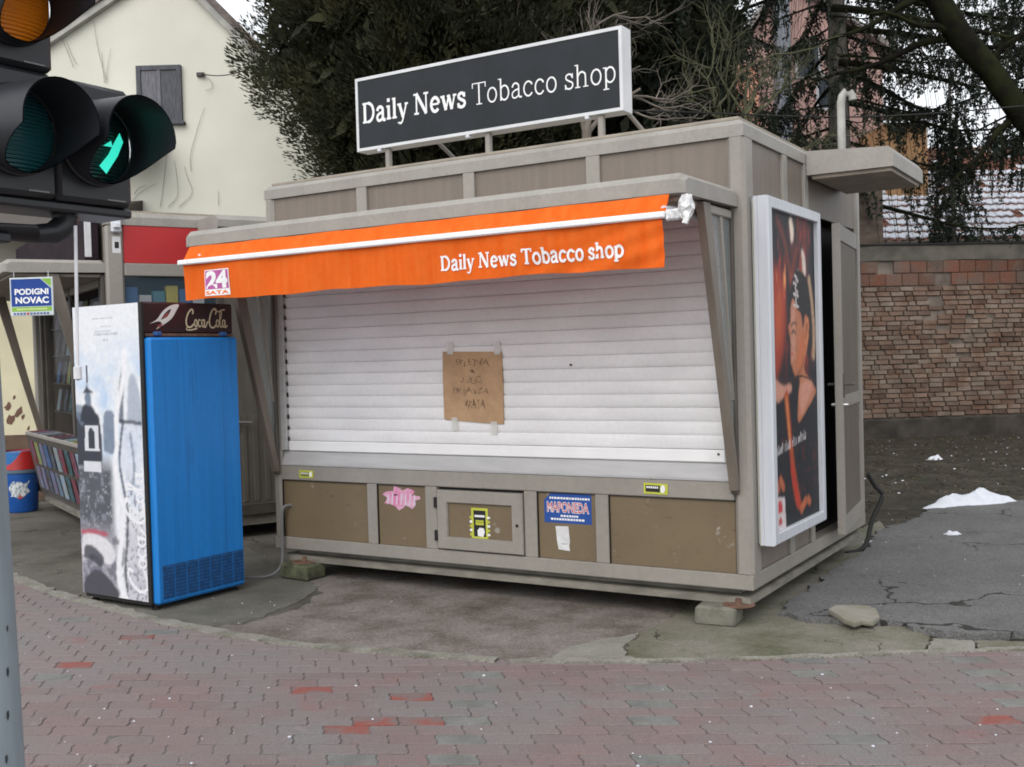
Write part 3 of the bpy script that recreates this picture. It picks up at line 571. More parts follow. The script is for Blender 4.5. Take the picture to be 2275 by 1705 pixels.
    b.box(-.105, -.03, -.888, -.845, 2.235, 2.29, .008)
    b.tube([(0.0, -.88, 2.28), (.012, -.89, 2.24), (.004, -.895, 2.21)], .016, 6)
    obj('arm_joint', b, M('crumpled_plastic_wrap', (.62, .62, .62), rough=.25, var=.35, scale=30, spec=.6, bump=.5, bscale=30), aw)
    for P_ in ([(-.25, -.1, 2.33), (-.16, -.5, 2.33), (-.13, -.84, 2.30)], [(-3.3, -.1, 2.33), (-3.45, -.84, 2.30)]):
        b = MB(); b.tube(P_, .018, 8); obj('awning_arm', b, ALU, aw)
    return K

KIOSK = main_kiosk()
KM = Matrix.Translation((1.3353, 6.1127, 0)) @ Matrix.Rotation(-.5493, 4, 'Z')
KR = -.5493
def kw(x, y, z): return tuple(KM @ Vector((x, y, z)))

# ---------------------------------------------------------------- rooftop sign
def rooftop_sign():
    T = thing('rooftop_sign', 'black lightbox sign with white serif lettering standing on the kiosk roof', 'sign', kw(-1.88, .2, 2.906), KR)
    w, z0, z1, d = 1.053, .17, .69, .085
    b = MB(); q = .022
    b.loft([[(-w + e, y, z0 + e), (w - e, y, z0 + e), (w - e, y, z1 - e), (-w + e, y, z1 - e)] for e, y in ((0, d + .04), (0, .0), (.002, -.003), (q, -.003), (q, .012))])
    b.box(-w + .002, w - .002, d + .03, d + .038, z0 + .002, z1 - .002); obj('frame', b, M('white_sign_frame', (.62, .63, .64), rough=.4, var=.06, spec=.5), T)
    b = MB(); b.box(-w + q, w - q, .004, .02, z0 + q, z1 - q)
    obj('face', b, M('black_acrylic', (.014, .017, .021), rough=.28, var=.15, spec=.30), T)
    text = 'Daily News Tobacco shop'; st, wd = write(text, [.175] * 11 + [.085] * 12); sb, wb_ = write('Daily News ', .175); LM = M('white_sign_lettering', (.78, .78, .78), rough=.4, var=.02)
    x0, x1 = -1.0, 1.015; h = (x1 - x0) / wd
    for part in (st[:len(sb)], st[len(sb):]):
        b = MB(); place_strokes(b, part, lambda a, c, e: (x0 + a * h, .002 - e, .365 + c * .145 - .012 * a / wd)); obj('lettering', b, LM, T, recalc=False)
    for x in (-.80, .04, .88):
        b = MB(); b.box(x - .018, x + .018, .02, .056, .0, z0 - .001, .003); b.box(x - .05, x + .05, -.005, .08, .0, .006); obj('leg', b, METAL, T)
    for x in (-.45, 1.02):
        b = MB(); b.tube([(x - .06, .09, z0 + .1), (x + .05, .45, .01)], .014, 8); obj('brace', b, METAL, T)
    for x in (-.85, -.1, .8):
        b = MB(); b.box(x - .014, x + .014, -.012, .03, z0 - .022, z0 - .001, .004); obj('clip', b, ALU, T)
    return T
rooftop_sign()

# ---------------------------------------------------------------- poster lightbox on the side wall
def lightbox():
    T = thing('poster_lightbox', 'tall silver poster case with fiery portrait on the kiosk side wall', 'poster case', kw(.006, .0, 0), KR)
    y0, y1, z0, z1, t = .082, 1.145, .462, 2.452, .1; q = .062
    b = MB(); b.loft([[(x, y0 + e, z0 + e), (x, y1 - e, z0 + e), (x, y1 - e, z1 - e), (x, y0 + e, z1 - e)] for e, x in ((0, .012), (0, .03), (.004, .034), (.0, .038), (0, t - .008), (.008, t), (q, t), (q + .004, t - .004), (q + .004, .07))])
    b.box(.0, .011, y0 + .01, y1 - .01, z0 + .01, z1 - .01)
    obj('frame', b, M('silver_case_frame', (.52, .54, .58), rough=.35, var=.05, spec=.5, stretch=(4, 4, .4)), T)
    b = MB(); b.box(.0115, .0125, y0 - .006, y1, z0 - .002, z1 - .03); obj('edge_seal', b, flat('yellowed_seal', (.33, .27, .05)), T)
    a0, a1, c0, c1 = y0 + q + .004, y1 - q - .004, z0 + q + .004, z1 - q - .004
    P = lambda u, v, e=0: (.071 + e, a0 + u * (a1 - a0), c0 + v * (c1 - c0))
    obj('poster', paint_poster().mesh('poster', lambda u, v: P(u, v)), None, T)
    b = MB(); b.box(.088, .090, a0, a1, c0, c1); obj('glass', b, glass('poster_glass', (.5, .55, .55), .012, .12), T)
lightbox()

# ---------------------------------------------------------------- things stuck on the kiosk front
def sticker(name, label, cat, x, z, w, h, build, mats, y=-.0065, rot=0.0, group=None):
    b = MB(); build(b, w, h)
    c, s = math.cos(rot), math.sin(rot); b.v = [(p[0] * c - p[2] * s, p[1], p[0] * s + p[2] * c) for p in b.v]
    o = obj(name, b, mats, loc=kw(x, y, z), recalc=False); o.rotation_euler = (0, 0, KR)
    return tag(o, label, cat, group)
YEL = flat('yellow_sticker', (.48, .50, .06)); BLK = flat('black_print', (.02, .02, .02)); PAP = M('white_paper', (.62, .62, .62), var=.1, scale=20)
rect = lambda b, x0, x1, z0, z1, y, m: b.add([(x0, y, z0), (x1, y, z0), (x1, y, z1), (x0, y, z1)], [(0, 1, 2, 3)], m)
def small_yellow(b, w, h):
    rect(b, -w / 2, w / 2, -h / 2, h / 2, 0, 0); rect(b, -w * .42, w * .18, -h * .32, h * .3, -.0004, 1)
    for i in range(6): rect(b, -w * .38 + i * w * .085, -w * .38 + i * w * .085 + w * .06, h * .02, h * .2, -.0008, 2)
    pts = [(.22, -.3), (.34, -.36), (.40, .0), (.36, .34), (.26, .36), (.2, .05)]; b.add([(a * w, -.0010, c * h) for a, c in pts], [tuple(range(6))], 2)
sticker('sticker', 'small yellow sticker on the rail near the shutter left bottom corner', 'sticker', -3.33, .772, .135, .055, small_yellow, [YEL, flat('olive_print', (.18, .20, .05)), WHITEP])
sticker('sticker', 'small yellow sticker on the rail above the wide right brown panel', 'sticker', -.585, .775, .155, .065, small_yellow, [YEL, BLK, WHITEP], rot=-.02)
def bottle_sticker(b, w, h):
    rect(b, -w / 2, w / 2, -h / 2, h / 2, 0, 0); rect(b, -w * .36, w * .36, -h * .44, h * .42, -.0004, 1)
    rect(b, -w * .3, w * .3, h * .2, h * .27, -.0008, 2); rect(b, -w * .24, w * .24, -h * .06, h * .1, -.0008, 0)
    rect(b, -w * .2, w * .22, h * .03, h * .045, -.0012, 1)
    pts = [(-.12, -.42), (.2, -.44), (.3, -.28), (.24, -.16), (.0, -.14), (-.14, -.24)]; b.add([(a * w, -.0012, c * h) for a, c in pts], [tuple(range(6))], 2)
    for i in range(5): rect(b, w * .45, w * .62, -h * .4 + i * h * .14, -h * .33 + i * h * .14, -.0003, 0 if i % 2 else 2); rect(b, -w * .6, -w * .45, -h * .42 + i * h * .14, -h * .34 + i * h * .14, -.0003, 2 if i % 2 else 0)
sticker('sticker', 'tall yellow and black sticker on the small hatch door', 'sticker', -1.845, .497, .13, .20, bottle_sticker, [YEL, BLK, WHITEP], y=.0025)
PINK = M('pink_torn_print', (.62, .42, .52), var=.2, col2=(.62, .20, .36), scale=14)
def torn(b, w, h):
    n = 26; P = []
    for i in range(n):
        a = 2 * math.pi * i / n; r = 1 + .22 * math.sin(7 * a + 1) + .12 * math.sin(11 * a)
        P.append((math.cos(a) * w * .5 * min(1.1, r), 0, math.sin(a) * h * .45 * r))
    b.add(P, [tuple(range(n))], 0)
    for i in range(7):
        x = -w * .4 + i * w * .125; b.add([(x, -.0004, -h * .3), (x + w * .03, -.0004, -h * .3), (x + w * .06, -.0004, h * .2 * (1 if i % 2 else .5)), (x + w * .03, -.0004, h * .22)], [(0, 1, 2, 3)], 1)
    rect(b, -w * .2, -w * .1, h * .1, h * .16, -.0006, 2)
sticker('sticker', 'torn pink and white sticker on the narrow left brown panel', 'sticker', -2.495, .632, .30, .155, torn, [PINK, flat('pale_lilac_print', (.62, .55, .66)), BLK], y=.0165)
def blue_card(b, w, h):
    rect(b, -w / 2, w / 2, -h / 2, h / 2, 0, 0)
    tri = [(-.5, .5), (-.32, .5), (-.5, .22)]; b.add([(a * w, -.0003, c * h) for a, c in tri], [(0, 1, 2)], 3)
    put_text(b, 'MAPONEDA', lambda x, z: (x, -.0008, z), -w * .44, w * .45, -h * .17, h * .19, .05, 1)
    put_text(b, 'MAPONEDA', lambda x, z: (x, -.0012, z), -w * .43, w * .44, -h * .15, h * .17, .0, 2)
    for z, a, c in ((.3, -.38, .44), (-.27, -.15, .2), (-.38, -.36, .36)):
        x = a
        while x < c:
            d = .03 + .03 * random.random(); rect(b, x * w, (x + d) * w, (z - .03) * h, (z + .035) * h, -.0006, 1); x += d + .014
sticker('sticker', 'blue sticker with red and white letters on narrow right brown panel', 'sticker', -1.195, .628, .335, .195, blue_card, [flat('blue_print', (.02, .075, .30)), WHITEP, flat('red_print', (.48, .03, .03)), PANEL_LO], y=.0165)
def scrap(b, w, h):
    P = [(-.5, .48), (.42, .5), (.5, -.1), (.44, -.3), (.5, -.5), (-.32, -.46), (-.42, -.1)]; b.add([(a * w, -.0, c * h) for a, c in P], [tuple(range(7))], 0)
    rect(b, -.1 * w, .3 * w, -.25 * h, -.2 * h, -.0004, 1)
sticker('paper_scrap', 'torn white paper scrap stuck below the blue sticker', 'paper scrap', -1.235, .435, .10, .155, scrap, [PAP, flat('grey_print', (.4, .4, .4))], y=.0165)

def notice():
    T = thing('cardboard_notice', 'brown cardboard sheet with handwriting taped to the white shutter', 'notice', kw(-1.885, .026, 1.395), KR)
    w, h = .235, .232
    b = MB(); b.prism([(-w + .004, 0, h), (w - .005, 0, h - .012), (w, 0, .02), (w - .004, 0, -h - .016), (w * .2, 0, -h - .008), (-w, 0, -h + .012), (-w - .002, 0, .05)], (0, .006, 0))
    obj('sheet', b, M('corrugated_cardboard', (.45, .295, .175), var=.10, scale=8, rough=.8, fine=.06, fscale=50, spec=.1), T)
    b = MB(); rows = [('SELETVA', -.13, .13, .135, .175), ('*', -.015, .015, .085, .105), ('U ULICI', -.10, .07, .02, .06), ('PRIJAVZA', -.155, .125, -.06, -.015), ('VRATA', -.07, .09, -.145, -.09)]
    for tx, x0, x1, z0, z1 in rows:
        vs, fs = font_mesh(tx, -.012); n = len(vs)
        b.add([(x0 + a * (x1 - x0) + .006 * math.sin(9 * c + a * 20), -.0012, z0 + c * (z1 - z0) + .008 * math.sin(a * 17)) for a, c in vs], fs)
    obj('handwriting', b, flat('faded_pen', (.20, .125, .075), .8), T, recalc=False)
    TAPE = glass('clear_tape', (.75, .74, .7), .45, .3)
    for x, z in ((-.17, h + .02), (.2, h + .01), (-.15, -h - .02), (.16, -h - .045)):
        b = MB(); b.box(x - .024, x + .024, -.004, -.003, z - .04, z + .045); obj('tape', b, TAPE, T)
notice()

# ---------------------------------------------------------------- blocks, pipe, cable at the kiosk
CONC = M('old_concrete', (.165, .160, .130), rough=.9, var=.22, scale=9, bump=.5, bscale=45, fine=.12, fscale=120, spec=.2)
b = MB(); b.box(-.12, .12, -.09, .11, 0, .114, .014); b.v = [(x + z * .1 + .006 * math.sin(40 * y), y, z) for x, y, z in b.v]
o = obj('concrete_block', b, CONC, loc=kw(-.215, -.005, .012)); o.rotation_euler = (0, 0, KR + .1); tag(o, 'pale concrete block under the near right corner of the kiosk', 'block')
b = MB(); b.box(-.14, .14, -.09, .11, 0, .114, .016)
o = obj('concrete_block', b, M('mossy_concrete', (.075, .08, .045), rough=.95, var=.4, scale=14, bump=.6), loc=kw(-3.40, -.01, .010)); o.rotation_euler = (0, 0, KR - .08); tag(o, 'mossy dark block under the far left corner of the kiosk', 'block')
PIPEM = M('weathered_pipe', (.34, .34, .31), rough=.6, var=.2, scale=10)
b = MB(); b.tube([(0, 0, 0), (0, 0, .50), (.01, 0, .55), (.035, 0, .58), (.065, 0, .575), (.085, 0, .55), (.088, 0, .52)], .03, 12)
o = obj('vent_pipe', b, PIPEM, loc=kw(-.06, 2.36, 2.906), smooth=True); tag(o, 'pale metal pipe with hooked top rising behind the door canopy', 'pipe')

def cable(name, label, pts, r, m, cat='cable'):
    P = []
    Q = [Vector(pts[0])] + [Vector(p) for p in pts] + [Vector(pts[-1])]
    for i in range(1, len(Q) - 2):
        a, b_, c, d = Q[i - 1:i + 3]
        for j in range(8):
            t = j / 8; P.append(.5 * ((2 * b_) + (c - a) * t + (2 * a - 5 * b_ + 4 * c - d) * t * t + (3 * b_ - a - 3 * c + d) * t ** 3))
    P.append(Q[-1]); b = MB(); b.tube(P, r, 8); return tag(obj(name, b, m, smooth=True), label, cat)
cable('cable', 'grey cable looping from the kiosk lower left panel towards the blue cooler', [kw(-3.50, .03, .535), kw(-3.53, -.03, .53), kw(-3.545, -.045, .46), kw(-3.55, -.045, .25), kw(-3.555, -.06, .10), kw(-3.62, -.12, .03), kw(-3.80, -.20, .018), kw(-4.05, -.10, .018), kw(-4.35, .1, .018)], .011, flat('grey_cable', (.17, .17, .17)))
cable('cable', 'black cable hanging at the rear right corner of the kiosk behind the open door', [kw(.02, 2.62, .60), kw(.06, 2.68, .5), kw(.10, 2.72, .42), kw(.04, 2.66, .25), kw(.0, 2.55, .05), kw(-.1, 2.4, .012)], .018, flat('black_cable', (.02, .02, .02)))

# ---------------------------------------------------------------- drinks cooler
def cooler():
    fx = Vector((.553, .833, 0)); T = thing('drinks_cooler', 'tall drinks cooler with blue front and printed city artwork side', 'cooler', (-2.353, 6.933, .012), math.atan2(.833, .553))
    w, d, h = .763, .715, 1.985
    b = MB(); b.box(0.004, w - .004, .03, d, .05, h, .012); obj('cabinet', b, M('cooler_black_shell', (.022, .022, .024), rough=.4, var=.2), T)
    b = MB(); b.box(0, w, .0, .05, 1.782, h + .004, .012); hd = obj('header_panel', b, M('dark_header_print', (.02, .012, .014), rough=.3, var=.3, col2=(.045, .012, .014), scale=3, spec=.4), T)
    b = MB(); sc = .108
    place_strokes(b, [([(x * sc * 1.0, y * .118) for x, y in vs], fs) for vs, fs in cola_script()], lambda a, c, e: (.345 + a, -.001 - e, 1.825 + c)); obj('logo', b, flat('gold_print', (.60, .51, .34)), hd, recalc=False)
    # bottle emblem, leaning
    b = MB(); k = [0]
    def bp(pts, m):
        k[0] += 1; q = smooth_line(pts + [pts[0]], 4)[:-1]; b.add([(v.x, -.001 - .0003 * k[0], v.y) for v in q], [tuple(range(len(q)))], m)
    bp([(.06, 1.845), (.12, 1.875), (.17, 1.93), (.235, 1.968), (.30, 1.975), (.275, 1.93), (.235, 1.88), (.17, 1.84), (.11, 1.81), (.155, 1.85), (.13, 1.862)], 0)
    bp([(.15, 1.872), (.19, 1.92), (.235, 1.945), (.205, 1.895)], 1); bp([(.165, 1.885), (.19, 1.91), (.215, 1.92), (.195, 1.89)], 2)
    bp([(.12, 1.835), (.165, 1.85), (.15, 1.83), (.13, 1.825)], 2)
    obj('emblem', b, [flat('emblem_white', (.62, .60, .58)), flat('emblem_dark', (.05, .03, .035)), flat('emblem_red', (.28, .06, .05))], hd, recalc=False)
    b = MB(); b.box(.03, w - .005, -.005, .05, 1.764, 1.784, .003); obj('hinge_strip', b, RUST, T)
    for x in (.11, .66):
        b = MB(); b.box(x - .025, x + .025, -.03, .02, 1.768, 1.795, .006); obj('hinge', b, flat('blue_hinge', (.03, .10, .28)), T)
    BLUE = M('faded_blue_board', (.014, .18, .53), rough=.38, var=.12, scale=3, stretch=(9, 9, .2), col2=(.017, .205, .59), spec=.32, fine=.03, fscale=25); scuffs(BLUE, (.02, .085, .24), .56, .78, 5, 3, (5, 5, .18)); scuffs(BLUE, (.05, .22, .5), .68, .72, 9, 6)
    b = MB(); b.box(.018, w - .002, -.045, .029, .035, 1.758, .016); dr = obj('door', b, BLUE, T)
    b = MB(); n = 7
    for i in range(n):
        x0 = .055 + i * (w - .075) / n; b.box(x0 + .003, x0 + (w - .075) / n - .004, -.049, -.044, .068, .285, .001)
    obj('grille', b, M('grille_dark_blue', (.010, .075, .22), rough=.5, var=.25, scale=30), dr)
    b = MB()
    for i in range(n):
        x0 = .055 + i * (w - .075) / n
        for j in range(9): b.box(x0 + .008, x0 + (w - .075) / n - .009, -.0515, -.0488, .076 + j * .023, .082 + j * .023)
    obj('louvre', b, flat('louvre_blue', (.008, .055, .17)), dr)
    b = MB(); b.box(.01, w - .01, .02, d - .02, .03, .05); obj('base', b, SEAL, T)
    for x in (.05, w - .05):
        for y in (.02, d - .06):
            b = MB(); b.lathe([(0, 0), (.028, 0), (.028, .01), (.014, .014), (.014, .035), (0, .035)], 12, (x, y, 0)); obj('foot', b, SEAL, T)
    # printed side sheet (left side of the cooler), flat print seen from -x: u runs from the back to the front
    P = lambda u, v, e=0: (-.0015 - e, .012 + (1 - u) * (d - .014), .055 + v * (h - .058))
    obj('side_print', paint_city().mesh('side_print', lambda u, v: P(u, v), .35, .3), None, T)
    b = MB(); b.box(-.004, .017, -.004, .028, .04, 1.985, .003); obj('edge_trim', b, SEAL, T)
cooler()

# ---------------------------------------------------------------- second kiosk, standing beyond the cooler
K2A = R(-57); K2O = (-3.38, 9.15, 0)
KM2 = Matrix.Translation(K2O) @ Matrix.Rotation(K2A, 4, 'Z')
def k2(x, y, z): return tuple(KM2 @ Vector((x, y, z)))
DGLASS = glass('dim_window_glass', (.08, .08, .08), .10); DGLASS.node_tree.nodes['Principled BSDF'].inputs['Specular IOR Level'].default_value = .3
def second_kiosk():
    K = thing('kiosk', 'smaller looking brown kiosk with red fascia panel behind the blue cooler', 'kiosk', K2O, K2A)
    b = MB(); b.ring([(-.10, 2.79), (0, 2.79), (0, 2.86), (-.03, 2.90), (-.10, 2.90), (-.10, 2.79)], -KW, 0, 0, KD); obj('roof_rim', b, METAL_TOP, K)
    b = MB(); b.box(-KW + .05, -.05, .05, KD - .05, 2.902, 2.92); obj('roof_sheet', b, SOFF, K)
    b = MB(); b.ring([(-.09, .22), (0, .22), (0, .30), (-.09, .30), (-.09, .22)], -KW, 0, 0, KD); obj('base_rail', b, DARKM, K)
    b = MB(); b.ring([(-.12, .12), (-.04, .12), (-.04, .17), (-.06, .2195), (-.12, .2195)], -KW, 0, 0, KD); b.box(-KW + .12, -.12, .12, KD - .12, .15, .21); obj('base_sill', b, bpy.data.materials['dirty_sill'], K)
    for x0, x1, y0, y1 in ((-.1, .003, -.003, .145), (-KW - .003, -KW + .1, -.003, .12), (-.12, .003, KD - .1, KD + .003), (-KW - .003, -KW + .12, KD - .1, KD + .003)):
        b = MB(); b.box(x0, x1, y0, y1, .302, 2.789, .02); obj('corner_post', b, METAL, K)
    # side with red panel, window and ribbed door
    b = MB(); b.box(-.04, -.006, .147, 1.05, 2.47, 2.787, .002); obj('fascia_panel', b, M('red_panel', (.42, .016, .018), rough=.45, var=.06, scale=2), K)
    b = MB(); b.box(-.06, .0, .146, 2.49, 2.36, 2.468, .006); obj('side_rail', b, METAL, K)
    b = MB(); b.box(-.03, -.024, .147, .93, 1.02, 2.358); obj('window', b, glass('kiosk_window', (.12, .17, .22), .18), K)
    b = MB(); b.box(-.06, .0, .93, .99, .302, 2.359, .006); obj('side_mullion', b, DARKM, K)
    b = MB(); b.box(-.04, -.01, .147, .929, .302, 1.018, .002); obj('side_panel', b, PANEL_LO, K)
    b = MB(); b.box(-.04, -.012, 1.052, 2.49, 2.47, 2.787, .002); obj('transom_panel', b, PANEL_UP, K)
    b = MB(); b.box(-.045, -.008, .992, 2.49, .302, 2.358, .002)
    for i in range(14): b.box(-.01, -.001, 1.01 + i * .105, 1.06 + i * .105, .34, 1.12, .002)
    dr = obj('door', b, M('shaded_brown_door', (.105, .095, .08), rough=.6, var=.12, stretch=(3, 3, .5)), K)
    b = MB(); b.tube([(-.006, 1.09, 1.06), (.05, 1.09, 1.06), (.055, 1.19, 1.055)], .012, 8); b.box(-.007, .001, 1.07, 1.11, .98, 1.12); obj('handle', b, STEEL, dr)
    b = MB(); pf = [(.002, 2.71), (.52, 2.71), (.56, 2.74), (.56, 2.80), (.50, 2.845), (.002, 2.86)]
    b.prism([(x, .78, z) for x, z in pf], (0, 1.5, 0)); obj('door_canopy', b, METAL_TOP, K)
    # front
    kiosk_canopy(K)
    for xs in (-.085, -2.98): kiosk_wing(K, xs, False)
    b = MB(); b.box(-KW + .1, -.104, .0, .06, 2.40, 2.787, .004); obj('upper_panel', b, PANEL_UP, K)
    b = MB(); b.box(-KW + .05, -.10, -.15, -.035, 2.50, 2.93, .006); fb = obj('fascia_sign', b, M('dark_purple_fascia', (.022, .014, .018), rough=.8, var=.3, spec=.1), K)
    b = MB(); b.box(-.0995, -.092, -.15, -.095, 2.52, 2.91, .003); obj('sign_end', b, flat('pale_sign_end', (.58, .58, .60)), fb)
    b = MB(); b.box(-KW + .1, -.104, .0, .06, .83, .93, .006); obj('middle_rail', b, METAL, K)
    b = MB(); b.box(-KW + .1, -.104, .02, .05, .303, .829, .002); obj('lower_panel', b, PANEL_LO, K)
    for x in (-.30, -1.6, -2.95):
        b = MB(); b.box(x - .04, x + .04, .0, .06, .931, 2.398, .006); obj('window_mullion', b, DARKM, K)
    b = MB(); b.box(-KW + .1, -.104, .0, .06, 2.29, 2.372, .005); obj('window_head', b, METAL, K)
    for x0, x1 in ((-1.559, -.341), (-2.909, -1.641), (-3.55, -2.991)):
        b = MB(); b.box(x0, x1, .03, .036, .932, 2.288); obj('window', b, DGLASS, K)
    b = MB(); b.box(-KW + .12, -.13, KD - .06, KD - .03, .303, 2.78); obj('rear_panel', b, DARKM, K)
    b = MB(); b.box(-KW + .02, -KW + .05, .13, KD - .11, .303, 2.78); obj('end_panel', b, PANEL_UP, K)
    b = MB(); b.box(-KW + .12, -.13, .75, .77, .3, 2.7); obj('inner_partition', b, INSIDE, K)
    b = MB(); b.box(-KW + .11, -.11, .13, KD - .11, .26, .30); obj('floor', b, INSIDE, K)
    for z in (1.13, 1.43, 1.73, 2.02):
        b = MB(); b.box(-3.5, -.14, .12, .30, z - .012, z, .002); obj('shelf', b, DARKM, K)
    # counter and sloping magazine rack
    b = MB(); b.box(-3.2, -.16, -.19, -.004, .885, .925, .006); obj('counter', b, METAL, K)
    b = MB(); b.prism([(-3.2, -.18, .883), (-3.2, -.16, .883), (-3.2, -.04, .31), (-3.2, -.06, .31)], (3.04, 0, 0)); obj('magazine_rack', b, DARKM, K)
    return K
second_kiosk()
MAGC = [(.30, .05, .06), (.45, .42, .38), (.10, .16, .30), (.35, .12, .22), (.42, .36, .10), (.22, .22, .24), (.5, .5, .5), (.12, .10, .10), (.28, .20, .26), (.06, .12, .10)]
MAGM = [M('magazine_cover', tuple(q * .6 for q in c), col2=(min(1, c[0] * .35 + .05), min(1, c[1] * .6 + .06), min(1, c[2] * .8 + .08)), scale=14, contrast=(.42, .58), rough=.6, spec=.15) for c in MAGC]
magmesh = []
for m in MAGM:
    b = MB(); b.box(-.085, .085, -.004, .004, 0, .235); magmesh.append(make_mesh('magazine', b, m))
n = 0
for zi, z in enumerate((1.132, 1.432, 1.732, 2.022)):
    for xi in range(11):
        o = obj('magazine', magmesh[rng.integers(len(magmesh))], None); n += 1
        o.location = k2(-.47 - xi * .275 + rng.uniform(-.02, .02), .17 + rng.uniform(-.01, .01), z); o.rotation_euler = (R(-9), 0, K2A)
        tag(o, 'magazine upright on the dark shelves behind the window of the kiosk beyond the cooler', 'magazine', 'magazines in the window shelves')
for xi in range(11):
    for r_ in range(2):
        o = obj('magazine', magmesh[rng.integers(len(magmesh))], None); z = (.60, .33)[r_]; y = -.18 + (.883 - z) / .573 * .12 - .012
        o.location = k2(-.3 - xi * .26 + rng.uniform(-.015, .015), y, z); o.rotation_euler = (R(11.8), 0, K2A)
        tag(o, 'magazine in the sloping rack under the counter of the kiosk beyond the cooler', 'magazine', 'magazines in the sloping rack')
for xi in range(9):
    o = obj('magazine', magmesh[rng.integers(len(magmesh))], None); o.location = k2(-.4 - xi * .31, -.185, .931); o.rotation_euler = (R(-88), 0, K2A + rng.uniform(-.12, .12)); o.scale = (1, 1, .72)
    tag(o, 'magazine lying flat on the counter of the kiosk beyond the cooler', 'magazine', 'magazines flat on the counter')
# goods in the side window
goods = [flat('carton_white', (.5, .5, .5)), flat('carton_blue', (.05, .14, .32)), flat('carton_yellow', (.5, .42, .06)), flat('carton_teal', (.08, .22, .26))]
for i in range(6):
    b = MB(); h = .14 + .10 * rng.random(); b.box(-.035, .035, -.05, .05, 0, h, .004)
    o = obj('carton', b, goods[(i * 3 + 1) % 4], loc=k2(-.12, .22 + i * .115, 2.06)); o.rotation_euler = (0, 0, K2A)
    tag(o, 'small carton on the ledge behind the window under the red panel', 'carton', 'cartons behind the side window')
b = MB(); b.box(-.20, -.06, .15, .92, 2.03, 2.058); o = obj('window_ledge', b, goods[1], loc=K2O); o.rotation_euler = (0, 0, K2A); tag(o, 'blue ledge carrying cartons inside the window under the red panel', 'ledge')
# sticker on the corner post
b = MB(); rect(b, -.035, .035, -.07, .07, 0, 0); rect(b, -.015, .02, -.03, .025, -.0005, 1); o = obj('sticker', b, [PAP, BLK], loc=k2(.0045, .085, 2.62), recalc=False); o.rotation_euler = (0, 0, K2A + R(90)); tag(o, 'white sticker on the corner post left of the red panel', 'sticker')
b = MB(); b.box(-.04, .04, -.05, .0, -.08, .08, .01); b.box(-.03, .03, -.09, -.05, -.05, .0, .01); o = obj('wall_lamp', b, ALU, loc=k2(.0045, .08, 2.80)); o.rotation_euler = (0, 0, K2A + R(90)); tag(o, 'small grey box lamp on the corner post above the red panel', 'lamp')

def bank_sign():
    c = at(68, 641, 8.62); T = thing('advert_plate', 'blue and green PODIGNI NOVAC plate hanging below the far kiosk canopy', 'sign', c, R(-3))
    w, h = .175, .152
    b = MB(); b.box(-w, w, 0, .012, -h, h, .003); obj('plate', b, flat('plate_pale', (.55, .60, .62)), T)
    b = MB(); q = .012
    b.add([(-w + q, -.001, -h + .075), (w - q, -.001, -h + .075), (w - q, -.001, h - .09), (w - .10, -.001, h - q), (-w + q, -.001, h - q)], [(0, 1, 2, 3, 4)], 0)
    b.add([(w - q, -.001, h - .082), (w - q, -.001, h - q), (w - .092, -.001, h - q)], [(0, 1, 2)], 1)
    b.add([(-w + q, -.001, -h + .035), (w - q, -.001, -h + .035), (w - q, -.001, -h + .07), (-w + q, -.001, -h + .07)], [(0, 1, 2, 3)], 1)
    put_text(b, 'PODIGNI', lambda x, z: (x, -.002, z), -.135, .14, .015, .063, .035, 2); put_text(b, 'NOVAC', lambda x, z: (x, -.002, z), -.13, .14, -.055, -.002, .035, 2)
    for i in range(13): rect(b, -.12 + i * .019, -.12 + i * .019 + .014, -h + .046, -h + .06, -.002, 3)
    for i in range(11): rect(b, -.15 + i * .027, -.15 + i * .027 + .02, -h + .008, -h + .026, -.0015, 5 if i == 4 else 4)
    obj('print', b, [flat('deep_blue_print', (.01, .05, .25)), flat('green_print', (.22, .42, .06)), WHITEP, flat('pale_green_print', (.6, .7, .3)), flat('navy_print', (.12, .15, .30)), flat('red_spot', (.5, .05, .05))], T, recalc=False)
    for x in (-.14, .14):
        b = MB(); b.tube([(x, .006, h), (x, .006, h + .05)], .004, 6); obj('hanger', b, STEEL, T)
bank_sign()

